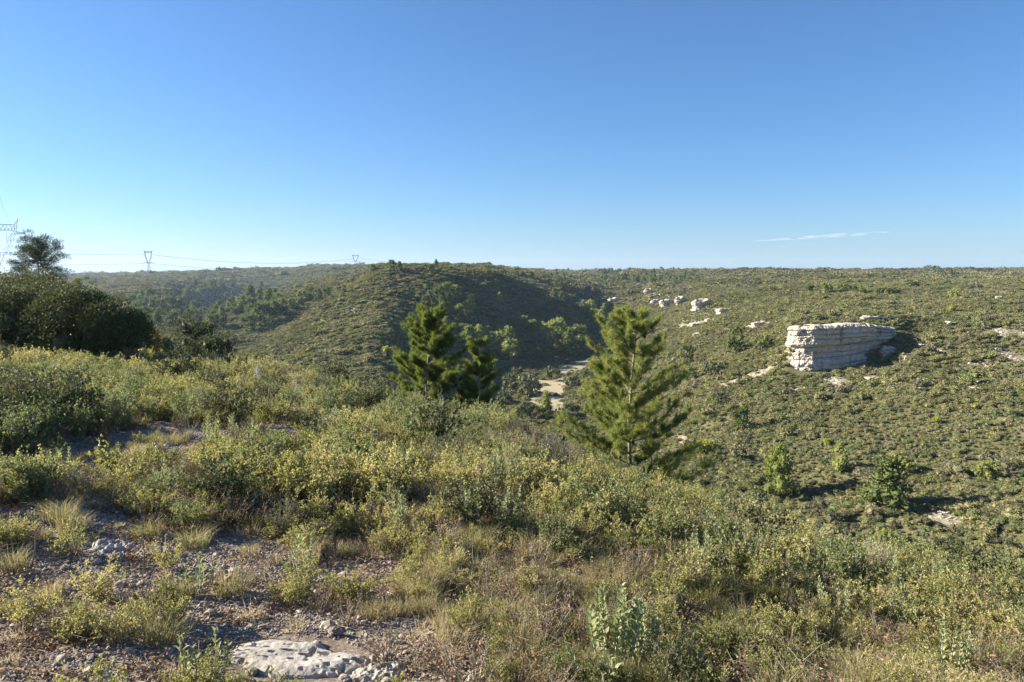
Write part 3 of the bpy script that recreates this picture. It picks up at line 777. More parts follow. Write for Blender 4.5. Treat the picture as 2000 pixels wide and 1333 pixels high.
# ------------------------------------------------------------------ cliff and outcrops
def rock_wall(name, label, plan, z0, z1, mat, seed, dep=5.0, amp=0.35, layers=9, nu=110, nv=56, top=None, bot=None, group=None, cat='cliff'):
    """a layered limestone body: plan = front edge points (x, y), left to right; its back is buried in the slope"""
    P = np.array(plan, float); seg = np.concatenate([[0], np.cumsum(np.linalg.norm(np.diff(P, axis=0), axis=1))])
    u = np.linspace(0, seg[-1], nu); X = np.interp(u, seg, P[:, 0]); Y = np.interp(u, seg, P[:, 1])
    k = np.ones(5) / 5
    X[2:-2] = np.convolve(X, k, 'valid'); Y[2:-2] = np.convolve(Y, k, 'valid')
    tx = np.gradient(X); ty = np.gradient(Y); l = np.hypot(tx, ty); nx, ny = ty / l, -tx / l        # outward (towards the valley)
    v = np.linspace(0, 1, nv); U, Vv = np.meshgrid(u, v, indexing='ij')
    zt = np.interp(u, seg, top) if top is not None else np.full(nu, z1)
    zb = np.interp(u, seg, bot) if bot is not None else np.full(nu, z0)
    hh = abs((zt - zb).mean())
    zt = zt + 0.04 * hh * fbm(u / (0.3 * hh), u * 0 + seed, 3)
    Z = zb[:, None] + (zt - zb)[:, None] * Vv
    r = np.random.default_rng(seed + 5); bd = np.cumsum(r.uniform(0.5, 1.5, layers)); bd = np.concatenate([[0], bd / bd[-1]])
    vv = np.clip(Vv + 0.03 * fbm(U / (1.6 * hh), U * 0 + seed * 3.1, 2) + 0.008 * np.sin(U / hh * 0.8), 0, 1)
    lay = np.clip(np.searchsorted(bd, vv.ravel()).reshape(vv.shape) - 1, 0, layers - 1)
    lo = bd[lay]; hi = bd[lay + 1]; dj = np.minimum(vv - lo, hi - vv)
    off = (_h(lay + 40, lay * 0 + seed) - 0.5) * amp * 0.6
    crack = np.exp(-(dj / 0.008) ** 2) * (0.35 + 0.65 * sstep(-0.1, 0.2, vnoise(U / (0.5 * hh), lay * 3.3)))
    vj = np.abs(fbm(U / (0.16 * hh) + lay * 7.7, lay * 1.3 + Vv, 2)); vc = np.exp(-(vj / 0.035) ** 2) * sstep(0.0, 0.2, vnoise(U / (0.3 * hh), lay * 5.1 + 9))
    D = off + amp * 0.75 * fbm(U / (hh * 0.22), Z / (hh * 0.16), 5, 0.62) + amp * 1.2 * fbm(U / (hh * 1.2) + 4, Z / hh, 2) - crack * amp * 0.55 - vc * amp * 0.3
    D = D - amp * 1.1 * sstep(0.62, 0.5, Vv) * sstep(0.12, 0.3, Vv) - amp * 0.7 * sstep(0.93, 1.0, Vv)
    XX = X[:, None] + nx[:, None] * D; YY = Y[:, None] + ny[:, None] * D
    W = np.stack([XX, YY, Z], -1)
    rows = [W]
    back = W[:, -1:, :].copy()
    for q in (0.12, 0.35, 1.0):
        b = back.copy(); b[:, 0, 0] -= nx * dep * q; b[:, 0, 1] -= ny * dep * q
        b[:, 0, 2] += 0.02 * hh * vnoise(u / 0.7, u * 0 + q * 9) * (q < 1) - 0.02 * hh * (q >= .35); rows.append(b)
    b = rows[-1].copy(); b[:, 0, 2] = Z[:, 0] - 0.5; rows.append(b)
    W = np.concatenate(rows, 1); m = W.shape[1]
    mb = MB(); i = np.arange(nu - 1)[:, None]; j = np.arange(m - 1)[None, :]
    mb.add(W.reshape(-1, 3), np.stack([i * m + j, (i + 1) * m + j, (i + 1) * m + j + 1, i * m + j + 1], -1).reshape(-1, 4), 0, False)
    for e, rev in ((0, 1), (nu - 1, 0)):
        ring = (np.arange(m) + e * m)
        c = W[e].mean(0); mb.v.append(c[None]); ci = mb.n; mb.n += 1
        f = np.stack([ring, np.roll(ring, -1), np.full(m, ci)], -1); f = f if rev else f[:, ::-1]
        mb.f.append(f); mb.m.append(np.zeros(m, int)); mb.sm.append(np.zeros(m, bool))
    ox, oy, oz = P[:, 0].mean(), P[:, 1].mean(), float(zb.mean())
    for a in mb.v: a -= (ox, oy, oz)
    o = bpy.data.objects.new(name, mb.mesh(name, [mat])); link(o); o.location = (ox, oy, oz)
    return tag(o, label, cat, group)
def at_d(px, d, py=HOR):
    a, b = rat(px, py); return (a * d, d, b * d)
def zpx(px, py, d): return rat(px, py)[1] * d
_pl = [(1556,157),(1545,153.5),(1540,151),(1546,148.6),(1562,146.9),(1595,145.6),(1640,146.2),(1675,146.6),(1700,147.4),(1714,149.0),(1730,150.2),(1754,152.0)]
_pt = [640,637,636,636,637,637,634,632,633,634,636,640]
_pb = [722,726,728,728,727,726,722,718,712,706,700,690]
rock_wall('limestone_cliff', 'large pale layered limestone cliff standing out of the right hillside', [at_d(p, d)[:2] for p, d in _pl], 0, 0, M_CLIFF, 3,
          dep=4.0, amp=0.8, layers=8, nu=300, nv=150, top=[zpx(p, t, d) for (p, d), t in zip(_pl, _pt)], bot=[zpx(p, t, d) for (p, d), t in zip(_pl, _pb)])
def outcrop(px0, px1, pyt, pyb, label, seed, lean=0.0, layers=4, amp=None, cat='rock outcrop', dlt=0.0, mat=None):
    c = hit((px0 + px1) / 2, pyb); d = c[1]; s = d / F
    w = (px1 - px0) * s; hgt = (pyb - pyt) * s
    n = 7; pl = []
    for k in range(n):
        f = k / (n - 1); px = px0 + (px1 - px0) * f
        yy = d - 0.10 * w * math.sin(PI * f) + (0.35 * w * (1 - min(1, f / 0.12)) if f < 0.12 else 0) + (0.35 * w * (1 - min(1, (1 - f) / 0.12)) if f > 0.88 else 0) + lean * w * (f - 0.5)
        pl.append((rat(px, HOR)[0] * yy, yy))
    zb = rat((px0 + px1) / 2, pyb)[1] * d
    r = np.random.default_rng(seed)
    top = [zb + hgt * (0.72 + 0.28 * r.uniform() if 0 < k < n - 1 else 0.6) for k in range(n)]
    return rock_wall('limestone_outcrop', label, pl, zb, zb + hgt, mat or M_OUTCROP, seed, dep=max(1.5, 0.5 * w), amp=amp or 0.12 * hgt + 0.03, layers=layers,
              nu=46, nv=22, top=top, bot=[zb - 0.25 * hgt - 0.2] * n, cat=cat)
for args in [
    (1112,1166,590,604,'grey limestone outcrop on the dark hill beside the valley, level with the pine top',21),
    (1186,1212,580,594,'small shaded limestone outcrop at the head of the dark slope',22),
    (1258,1276,562,576,'small pale rock step above the row of far limestone crags',23),
    (1270,1290,584,596,'short pale crag at the left end of the far crag row',24),
    (1288,1318,581,599,'bluish limestone crag with a hollow, second in the far crag row',25),
    (1318,1342,578,596,'rounded limestone crag in the middle of the far crag row',26),
    (1351,1394,583,602,'squarish bright limestone crag at the right end of the far crag row',27),
    (1400,1438,602,612,'low pale ledge just right of the squarish crag',28),
    (1378,1400,621,629,'pale ledge below the squarish crag',29),
    (1350,1376,630,638,'pale low ledge left of and below the squarish crag',30),
    (1355,1366,652,658,'tiny pale rock alone on the slope above the pines',31),
    (1470,1500,628,637,'pale broken ledge in the scrub left of the large cliff',32),
    (1678,1732,617,628,'grey ledge just above the top of the large cliff',33),
    (1724,1760,674,697,'pale rock buttress at the right foot of the large cliff',34),
    (1773,1785,695,701,'small white rock right of the buttress by the cliff',35),
    (1800,1816,672,680,'white boulder in scrub right of the large cliff',36),
    (1696,1746,736,743,'long thin white ledge in the scrub below the large cliff',37),
    (1753,1762,740,745,'small white stone at the right end of the thin ledge',38),
    (1890,1904,582,586,'small white rock on the upper right slope',39),
    (1945,1964,579,587,'cluster of white rocks near the upper right edge',40),
    (1800,1812,757,762,'small white rock in the scrub below and right of the cliff',41),
    (1636,1646,597,601,'tiny white rock on the slope above the cliff',42),
    (1910,1920,757,763,'small white rock in the scrub near the right edge',43),
    (1855,1866,628,636,'pale stone below the yellow-green bush on the upper right slope',44),
    (1120,1150,585,592,'thin pale ledge above the grey outcrop on the dark hill',45)]:
    outcrop(*args)

# a hollow with shade at the foot of the cliff is part of its relief; rocks and slabs near the camera
def slab(name, label, px, py, w, dp, h, seed, rough=1.0, mat=None, cat='rock slab', pits=True, n=70):
    x0, y0, z0 = hit(px, py)
    g = np.linspace(-1, 1, n); U, V = np.meshgrid(g, g, indexing='ij')
    a = np.arctan2(V, U); r = np.maximum(np.abs(U), np.abs(V)); 
    rr = r * (1 + 0.45 * fbm(np.cos(a) * 1.3 + seed, np.sin(a) * 1.3, 3))
    X = np.cos(a) * rr * w / 2; Y = np.sin(a) * rr * dp / 2
    hgt = h * (1 - sstep(0.5, 0.95, r)) - 0.10 * sstep(0.75, 1.0, r)
    det = 0.016 * rough * fbm(X / 0.14 + seed, Y / 0.14, 4) + 0.009 * rough ** 2 * fbm(X / 0.035, Y / 0.035 + seed, 3)
    if pits:
        p1 = vnoise(X / 0.035 + 3 * seed, Y / 0.028); det = det - 0.03 * rough * sstep(0.2, 0.32, p1)
    Z = H(X + x0, Y + y0) - z0 + hgt + det * (1 - sstep(0.8, 1, r))
    mb = MB(); i, j = np.meshgrid(np.arange(n - 1), np.arange(n - 1), indexing='ij')
    mb.add(np.stack([X, Y, Z], -1).reshape(-1, 3), np.stack([i * n + j, (i + 1) * n + j, (i + 1) * n + j + 1, i * n + j + 1], -1).reshape(-1, 4), 0, False)
    o = bpy.data.objects.new(name, mb.mesh(name, [mat or M_SLAB])); link(o); o.location = (x0, y0, z0); tag(o, label, cat)
M_SLAB = rough_mat('slab_limestone', (0.28, 0.25, 0.205), (0.47, 0.43, 0.37), 7, 0.95, 0.5, 0.012, (0.12, 0.10, 0.09))
M_DSLAB = rough_mat('weathered_limestone', (0.24, 0.22, 0.20), (0.46, 0.43, 0.39), 9, 0.95, 0.6, 0.015, (0.08, 0.07, 0.06))
slab('limestone_slab', 'smooth pitted pale limestone slab at the bottom edge among gravel', 575, 1290, 0.76, 0.46, 0.036, 4, 0.55, n=170)
slab('limestone_slab', 'rough broken limestone patch right of the smooth pitted slab', 730, 1318, 0.42, 0.22, 0.02, 9, 1.6, n=90)
slab('limestone_slab', 'rough grey limestone patch among dry litter at lower left', 215, 1068, 0.42, 0.30, 0.02, 5, 1.7, M_DSLAB)
slab('limestone_slab', 'dark grey crumbly limestone patch beside the bare upright stick', 312, 1085, 0.30, 0.26, 0.03, 6, 2.0, M_DSLAB)
slab('limestone_rock', 'low rounded grey boulder in the scrub, left of centre', 522, 930, 0.27, 0.2, 0.07, 7, 0.8, cat='boulder')
slab('limestone_slab', 'pale flat limestone slab in the scrub beyond the grey boulder', 590, 862, 0.75, 0.5, 0.04, 8, 1.2)
slab('limestone_slab', 'shaded rough rock shelf under the grey scrub at centre left', 540, 838, 0.6, 0.6, 0.05, 12, 2.0, M_DSLAB)
slab('limestone_slab', 'small flat grey rock on the bare ground at middle left', 240, 925, 0.35, 0.3, 0.02, 13, 1.4, M_DSLAB)
slab('limestone_slab', 'pale gritty rock patch in the upper part of the bare ground at left', 300, 872, 0.5, 0.4, 0.02, 14, 1.4)

# ------------------------------------------------------------------ loose stones
def stone_mesh(seed, sub=1, flat=0.6):
    r = np.random.default_rng(seed); mb = MB(); ico(mb, (0, 0, 0), (1, r.uniform(0.6, 0.9), flat * r.uniform(0.7, 1.1)), 0, sub, 0.13, r)
    return mb.mesh('stone', [M_PEBBLE])
stones = [stone_mesh(300 + k) for k in range(6)]
ri = np.random.default_rng(77)
def cand_near(n, ymin, ymax, r):
    y = ymin * (ymax / ymin) ** r.uniform(0, 1, n); a = r.uniform(-0.78, 0.78, n); x = y * a
    return x, y
placed = 0; _last = []
while placed < 210:
    x, y = cand_near(1, 2.6, 7.5, ri); x = float(x[0]); y = float(y[0]); z = float(H(x, y)); px, py = proj(x, y, z)
    if not (-20 < px < 1250 and py < 1345): continue
    if openness(np.array([px]), np.array([py]), np.array([x]), np.array([y]))[0] < 0.5: continue
    s = ri.uniform(0.012, 0.03) * (1.5 if ri.uniform() < 0.15 else 1) * (y / 3.3) ** 0.6
    zone = 'gravel beside the pitted slab' if px > 430 and py > 1130 else ('stony ground at the lower left corner' if py > 1130 else 'bare patch at middle left')
    o = bpy.data.objects.new('stone', stones[placed % 6]); link(o); o.location = (x, y, z + s * 0.25); o.scale = (s, s, s)
    o.rotation_euler = (ri.normal(0, .2), ri.normal(0, .2), ri.uniform(0, 6))
    tag(o, 'small pale angular limestone lying loose on the ' + zone, 'stone', 'loose stones on the ' + zone); placed += 1
o = bpy.data.objects.new('stone', stone_mesh(399, 2, 0.75)); link(o); x, y, z = hit(1107, 1326); o.location = (x, y, z + 0.03); o.scale = (0.04, 0.035, 0.04)
tag(o, 'cream coloured block of stone at the bottom edge left of the large sage plant', 'stone')
o = bpy.data.objects.new('stone', stone_mesh(398, 2, 0.75)); link(o); x, y, z = hit(655, 1240); o.location = (x, y, z + 0.02); o.scale = (0.04, 0.03, 0.035)
tag(o, 'reddish stained stone in the gravel just above the pitted slab', 'stone')
def gravel():
    r = np.random.default_rng(8); P = []; S = []
    x, y = cand_near(220000, 2.3, 12, r); z = H(x, y); px, py = proj(x, y, z)
    op = openness(px, py, x, y)
    keep = (px > -60) & (px < 2060) & (r.uniform(0, 1, len(x)) < np.maximum(op * 1.1, 0.10)) & (r.uniform(0, 1, len(x)) < np.minimum(1, (y / 6.0)))
    for (cx, cy, rx, ry) in [(575,1292,150,50),(522,930,32,26)]: keep &= ((px - cx) / rx) ** 2 + ((py - cy) / ry) ** 2 > 1
    x, y, z = x[keep][:60000], y[keep][:60000], z[keep][:60000]
    s = r.uniform(0.003, 0.0095, len(x)) * (1 + 0.9 * (r.uniform(0, 1, len(x)) < 0.08)) * (y / 3.5) ** 0.45
    scatter('gravel', stones[:5], np.stack([x, y, z + s * 0.2], 1), r.normal(0, 0.35, (len(x), 3)) + np.stack([x * 0, x * 0, r.uniform(0, 6, len(x))], 1), s, 'limestone gravel and chips over the bare reddish ground')
gravel()

# ------------------------------------------------------------------ near scrub
def parts_of(fo, st, ml, ms): return fo.mesh('foliage', [ml]), st.mesh('stem', [ms])
K = {}
def kind(nm, fo, st, ml, ms):
    K.setdefault(nm, []).append((fo.mesh('foliage', [ml]), st.mesh('stem', [ms]) if st is not None and st.n else None, join_mb(fo, st, [ml, ms]) if st is not None else fo.mesh('tuft', [ml])))
def shrub_builders(seed, **kw):
    cap = []
    orig = MB.mesh
    fo_st = []
    def fake(self, name, mats): fo_st.append(self); return None
    MB.mesh = fake
    try: shrub_mesh(seed, mleaf=None, mstem=None, **kw)
    finally: MB.mesh = orig
    return fo_st
for s in range(5):
    fo, st = shrub_builders(400 + s, h=0.42, w=0.30, stems=15, tw=8, lf=11, L=0.024, W=0.016); kind('kermes', fo, st, M_KERMES, M_TWIG)
for s in range(4):
    fo, st = shrub_builders(420 + s, h=0.48, w=0.26, stems=14, tw=8, lf=12, L=0.028, W=0.017, upright=0.9); kind('green', fo, st, M_KERMESG, M_TWIG)
for s in range(4):
    fo, st = shrub_builders(440 + s, h=0.42, w=0.24, stems=20, tw=9, lf=12, L=0.02, W=0.0045, upright=1.3); kind('rosemary', fo, st, M_GREY, M_TWIG)
for s in range(3):
    fo, st = shrub_builders(460 + s, h=0.36, w=0.28, stems=15, tw=10, lf=3, L=0.018, W=0.009, upright=0.6); kind('twiggy', fo, st, M_LITTER, M_DRYTWIG)
for s in range(4):
    fo, st, P, D, Ls, Ws = sage_mb(470 + s, 0.38, 11, 0.048, 0.02, 0.17); leaves(fo, P, D, Ls, Ws, 0, 0.15, np.random.default_rng(s), up=np.array([0, 0, 1.0])); kind('sage', fo, st, M_SAGE, M_PALEBARK)
for s in range(3):
    g = grass_mb(480 + s, 280, 0.30, 0.11, 0.5, 0.0032); kind('grass', g, None, M_GRASS, None)
for s in range(2):
    g = grass_mb(490 + s, 70, 0.17, 0.05, 0.8, 0.003); kind('drygrass', g, None, M_DRY, None)
for s in range(2):   # pale flower spikes
    r = np.random.default_rng(500 + s); fo = MB(); st = MB()
    for k in range(7):
        az = r.uniform(0, 6.28); o = r.uniform(0, 0.1); b = np.array([math.cos(az) * o, math.sin(az) * o, -0.02]); tp = b * 1.6 + np.array([0, 0, r.uniform(0.4, 0.62)])
        tube(st, [b, (b + tp) / 2, tp], [0.003, 0.002, 0.0015], 3)
        for q in range(9):
            c = b + (tp - b) * (0.45 + 0.55 * q / 9); n = 12
            leaves(fo, c + r.normal(0, 0.006, (n, 3)), rdir(n, r) + [0, 0, .4], 0.016, 0.009, 0, 0.2, r)
    kind('spike', fo, st, M_FLOWER, M_DRYTWIG)
for s in range(2):   # spurge: bare pale stems with a rosette on top
    r = np.random.default_rng(520 + s); fo = MB(); st = MB()
    for k in range(3 + s):
        az = r.uniform(0, 6.28); b = np.array([0, 0, -0.02]); tp = np.array([math.cos(az) * 0.05, math.sin(az) * 0.05, r.uniform(0.12, 0.22)])
        tube(st, [b, (b + tp) / 2 + r.normal(0, .01, 3), tp], [0.004, 0.0035, 0.003], 4)
        for q in range(4):
            n = 9; an = np.linspace(0, 6.28, n, endpoint=False) + q; D = np.stack([np.cos(an), np.sin(an), np.full(n, 0.2 + 0.5 * q)], 1)
            leaves(fo, np.repeat((tp - [0, 0, 0.012 * (3 - q)])[None], n, 0), D, 0.028, 0.008, 0, 0.1, r)
    kind('spurge', fo, st, M_EUPH, M_EUPH)
for s in range(2):   # litter mat
    r = np.random.default_rng(530 + s); fo = MB(); st = MB(); n = 170
    P = np.stack([r.normal(0, 0.11, n), r.normal(0, 0.11, n), r.uniform(0.0, 0.02, n)], 1)
    leaves(fo, P, rdir(n, r) * [1, 1, 0.25], 0.022, 0.013, 0, 0.3, r)
    A = np.stack([r.normal(0, 0.12, 26), r.normal(0, 0.12, 26), r.uniform(0, 0.02, 26)], 1)
    twigs(st, A, A + rdir(26, r) * [0.12, 0.12, 0.035], 0.0018, 0.001)
    kind('litter', fo, st, M_LITTER, M_DRYTWIG)
_hk = []
for s in range(3):   # dark hard-leaved oak shrub
    fo, st = shrub_builders(540 + s, h=0.7, w=0.5, stems=18, tw=11, lf=13, L=0.036, W=0.024, upright=0.6); kind('oak', fo, st, M_OAK, M_TWIG)

def ell(px, py, cx, cy, rx, ry): return 1 - sstep(0.6, 1.15, np.sqrt(((px - cx) / rx) ** 2 + ((py - cy) / ry) ** 2))
SP = ['kermes', 'green', 'rosemary', 'twiggy', 'sage', 'grass', 'drygrass', 'spike', 'spurge', 'litter', 'oak']
rn = np.random.default_rng(31)
pts = []
def grid_pts():
    out = []
    y = 1.9
    while y < 40:
        s = 0.215 + 0.010 * min(y, 20)
        n = int(2 * 0.80 * (y + 1) / s)
        xs = (np.arange(n) - n / 2 + 0.5) * s
        out.append(np.stack([xs + rn.uniform(-.5, .5, n) * s, np.full(n, y) + rn.uniform(-.5, .5, n) * s, np.full(n, s)], 1)); y += s * 0.95
    return np.concatenate(out)
G = grid_pts(); gx, gy = G[:, 0], G[:, 1]; gz = H(gx, gy); gpx, gpy = proj(gx, gy, gz)
ok = (gpx > -600) & (gpx < 2600) & (gpy < 2900) & visible(gx, gy, 0.6, 0.12)
gx, gy, gz, gpx, gpy = [q[ok] for q in (gx, gy, gz, gpx, gpy)]
n = len(gx); op = openness(gpx, gpy, gx, gy)
n1 = fbm(gx / 1.6, gy / 1.6, 3); n2 = fbm(gx / 1.3 + 50, gy / 1.3, 3); n3 = fbm(gx / 2.4, gy / 2.4 + 70, 3); n4 = fbm(gx / 0.9 + 20, gy / 0.9 + 20, 2)
sagez = np.zeros(n)
for e in [(760,790,280,75),(950,1000,110,60),(690,1040,60,70),(500,1050,60,70),(780,1040,50,50),(1500,1110,170,70),(1700,1170,220,70),(1040,1040,50,50),(1360,930,150,50),(900,840,160,60),(430,820,60,50),(560,1100,60,50),(1900,1290,120,50)]:
    sagez = np.maximum(sagez, ell(gpx, gpy, *e))
greyz = np.maximum.reduce([ell(gpx, gpy, 560, 770, 130, 70), ell(gpx, gpy, 1200, 905, 230, 60), ell(gpx, gpy, 640, 720, 120, 40), ell(gpx, gpy, 1000, 930, 170, 50), ell(gpx, gpy, 1700, 1060, 200, 40)])
grassz = np.maximum.reduce([ell(gpx, gpy, 1000, 1160, 260, 130), ell(gpx, gpy, 1060, 1290, 200, 60), ell(gpx, gpy, 1350, 1230, 240, 110), ell(gpx, gpy, 1650, 1300, 220, 50)])
yelz = np.maximum.reduce([ell(gpx, gpy, 200, 745, 480, 90), ell(gpx, gpy, 1150, 1010, 400, 90), ell(gpx, gpy, 1750, 1120, 420, 130), ell(gpx, gpy, 700, 960, 300, 80)])
spikez = np.maximum.reduce([ell(gpx, gpy, 490, 730, 60, 60), ell(gpx, gpy, 530, 770, 60, 40), ell(gpx, gpy, 1200, 900, 160, 30), ell(gpx, gpy, 700, 740, 60, 25), ell(gpx, gpy, 1410, 1230, 55, 60), ell(gpx, gpy, 1780, 1040, 60, 25), ell(gpx, gpy, 1560, 1040, 60, 30)])
greenz = np.maximum.reduce([ell(gpx, gpy, 60, 870, 150, 90), ell(gpx, gpy, 200, 800, 120, 60), ell(gpx, gpy, 900, 820, 200, 60)])
Wt = np.stack([
    0.75 + 1.8 * yelz + 1.4 * n1 - 0.8 * grassz, 0.30 + 1.3 * greenz + 1.0 * n2, 0.05 + 0.9 * greyz + 0.9 * n3, -0.03 + 0.35 * n4,
    0.04 + 0.75 * sagez + 0.5 * n2, 0.30 + 5.5 * grassz + 1.0 * n4, 0.18 + 0.2 * grassz, 0.0 + 0.4 * spikez, np.zeros(n), np.zeros(n), 0.03 + 0.8 * ell(gpx, gpy, 1950, 1100, 120, 60) + 0.9 * ell(gpx, gpy, 60, 860, 140, 70)], 1)
Wo = np.stack([0.09 + 0.3 * n1, 0.03 + n1 * 0, 0.03 + n1 * 0, 0.06 + 0 * n1, 0.012 + 0 * n1, 0.05 + 0.12 * n4, 0.22 + 0 * n1, 0 * n1, 0.10 * (gpx < 500) * (gpy > 1050), 0.35 + 0 * n1, 0 * n1], 1)
empty_p = np.where(op > 0.4, 0.64, 0.0)
Wt = np.clip(np.where(op[:, None] > 0.4, Wo, Wt), 0, None); Wt /= Wt.sum(1, keepdims=True)
pick = (Wt.cumsum(1) > rn.uniform(0, 1, n)[:, None]).argmax(1)
live = rn.uniform(0, 1, n) > empty_p
# keep shrubs off the camera and the slabs
live &= np.hypot(gx, gy) > 2.1
for (cx, cy, rx, ry) in [(590,1380,240,60),(575,1292,170,70),(730,1318,110,50),(522,930,32,26),(590,862,60,16),(312,1085,45,28),(215,1068,60,26)]:
    inn = ((gpx - cx) / rx) ** 2 + ((gpy - cy) / ry) ** 2 < 1
    live &= ~(inn & (pick != 6) & (pick != 9)) & ~(inn & (rn.uniform(0, 1, n) < 0.8))
size = rn.uniform(0.72, 1.25, n) * (0.66 + 0.34 * sstep(3.0, 8.0, gy)) * (1.0 + 0.35 * sstep(10, 24, gy)) * np.where(op > 0.4, 0.5, 1.0) * (1 + 0.3 * n1)
size *= np.where((pick == 0) & (op > 0.5), 0.6, 1) * (1 - 0.5 * sstep(1290, 1400, gpy)) * (1 - 0.18 * sstep(7, 3.5, gy)) * np.where((gpx < 1000) & (gpy > 1000), 0.72, 1)
TXT = {
 'kermes': ('kermes_oak_shrub', 'yellow-green small-leaved shrub', 'shrub'), 'green': ('mastic_shrub', 'fresh green bushy shrub', 'shrub'),
 'rosemary': ('rosemary_bush', 'grey-green needle-leaved low bush', 'bush'), 'twiggy': ('dry_twiggy_shrub', 'nearly leafless brown twiggy shrub', 'shrub'),
 'sage': ('sage_plant', 'pale felted upright sage', 'plant'), 'grass': ('grass_tuft', 'yellow-green fine-bladed grass tuft', 'grass tuft'),
 'drygrass': ('dry_grass_tuft', 'small straw-coloured dry grass tuft', 'grass tuft'), 'spike': ('flower_spike_plant', 'plant with pale dried flower spikes', 'plant'),
 'spurge': ('spurge_plant', 'small yellow-green spurge', 'plant'), 'oak': ('oak_shrub', 'dark hard-leaved oak shrub', 'shrub')}
def zone_of(px, py):
    if py > 1130: return 'near the gravel at the bottom left' if px < 480 else ('beside the gravel and pitted slab at the bottom' if px < 880 else ('in the grassy scrub at the bottom centre' if px < 1400 else 'in the scrub at the bottom right corner'))
    if py > 930: return 'around the bare patches at middle left' if px < 480 else ('in the mixed scrub at the lower centre' if px < 1100 else 'in the scrub slope at the lower right')
    if py > 800: return 'beside the bare ground at left' if px < 480 else ('in the scrub left of the large pine' if px < 1120 else 'at the edge of the slope below the large pine')
    return 'in the yellow scrub below the dark oaks at left' if px < 480 else 'on the brow in front of the two smaller pines'
LIM = {'kermes': 270, 'green': 190, 'rosemary': 170, 'twiggy': 120, 'sage': 200, 'grass': 260, 'drygrass': 160, 'spike': 70, 'spurge': 30, 'oak': 60}
bases = {}
def base_thing(nm, k):
    if (nm, k) in bases: return None
    return True
tilt = lambda r: (r.normal(0, 0.1), r.normal(0, 0.1), r.uniform(0, 6.28))
for si, nm in enumerate(SP):
    idx = np.nonzero((pick == si) & live)[0]
    infr = (gpx[idx] > -30) & (gpx[idx] < 2030) & (gpy[idx] < 1345) & (visible(gx[idx], gy[idx], 0.1, 0.0))
    order = np.argsort(-(size[idx] / gy[idx]) * np.where(infr, 1, 0))
    lim = LIM.get(nm, 0); lim = min(lim, int(infr.sum()))
    ind = idx[order[:lim]]; rest = idx[order[lim:]]
    for q in ind:
        k = int(rn.integers(0, len(K[nm]))); fo_me, st_me, _ = K[nm][k]
        name, lab, cat = TXT[nm]; z = zone_of(gpx[q], gpy[q])
        if st_me is None:
            o = bpy.data.objects.new(name, fo_me); link(o); tag(o, lab + ' ' + z, cat, name.replace('_', ' ') + 's ' + z)
            o.location = (gx[q], gy[q], gz[q]); o.scale = (size[q],) * 3; o.rotation_euler = tilt(rn)
        elif (nm, k) not in bases:
            t = thing(name, lab + ' ' + z, cat, (gx[q], gy[q], gz[q]), rn.uniform(0, 6.28), name.replace('_', ' ') + 's ' + z, size[q])
            part('foliage', fo_me, t); part('stem', st_me, t); bases[(nm, k)] = t
        else:
            copy_tree(bases[(nm, k)], (gx[q], gy[q], gz[q]), rn.uniform(0, 6.28), size[q], lab + ' ' + z, name.replace('_', ' ') + 's ' + z)
    if len(rest):
        nr_ = len(rest)
        scatter({'kermes': 'kermes_scrub', 'green': 'mastic_scrub', 'rosemary': 'rosemary_scrub', 'twiggy': 'dry_twigs', 'sage': 'sage_scrub', 'grass': 'grass', 'drygrass': 'dry_grass',
                 'spike': 'flower_spikes', 'spurge': 'spurge_patch', 'litter': 'leaf_litter', 'oak': 'oak_scrub'}[nm], [m[2] for m in K[nm]],
                np.stack([gx[rest], gy[rest], gz[rest]], 1), np.stack([rn.normal(0, .1, nr_), rn.normal(0, .1, nr_), rn.uniform(0, 6.28, nr_)], 1), size[rest],
                {'litter': 'brown dead leaves and broken twigs lying on the soil'}.get(nm, TXT.get(nm, ('', 'plants', ''))[1] + ' growth filling the near scrub'), si)
# under-storey: grass, litter and dry twigs between all the shrubs
x, y = cand_near(16000, 2.2, 26, rn); z = H(x, y); px, py = proj(x, y, z); k = (px > -300) & (px < 2300) & (py < 2600) & visible(x, y, 0.3, 0.03)
_o = openness(px, py, x, y); k &= rn.uniform(0, 1, len(x)) < np.clip((y / 7.5) ** 1.5, 0.1, 1) * np.where(_o > 0.4, 0.22, 1.0) * (((px - 585) / 170) ** 2 + ((py - 1300) / 62) ** 2 > 1)
x, y, z = x[k], y[k], z[k]; nn_ = len(x); w = rn.uniform(0, 1, nn_)
for nm, lo, hi, onm, lb, sc in (('litter', 0, 0.40, 'leaf_litter', 'brown dead leaves under and between the shrubs', 1.0), ('drygrass', 0.40, 0.66, 'dry_grass', 'fine straw-coloured grass between the shrubs', 0.9),
                            ('twiggy', 0.66, 0.72, 'dry_twigs', 'dead grey twigs showing between the shrubs', 0.75), ('grass', 0.72, 0.86, 'grass', 'green grass blades between the shrubs', 0.75), ('kermes', 0.86, 1.0, 'kermes_scrub', 'low yellow-green growth between the shrubs', 0.5)):
    m = (w >= lo) & (w < hi); c = int(m.sum())
    scatter(onm, [q[2] for q in K[nm]], np.stack([x[m], y[m], z[m]], 1), np.stack([rn.normal(0, .15, c), rn.normal(0, .15, c), rn.uniform(0, 6.28, c)], 1), sc * rn.uniform(0.6, 1.2, c), lb, 3)

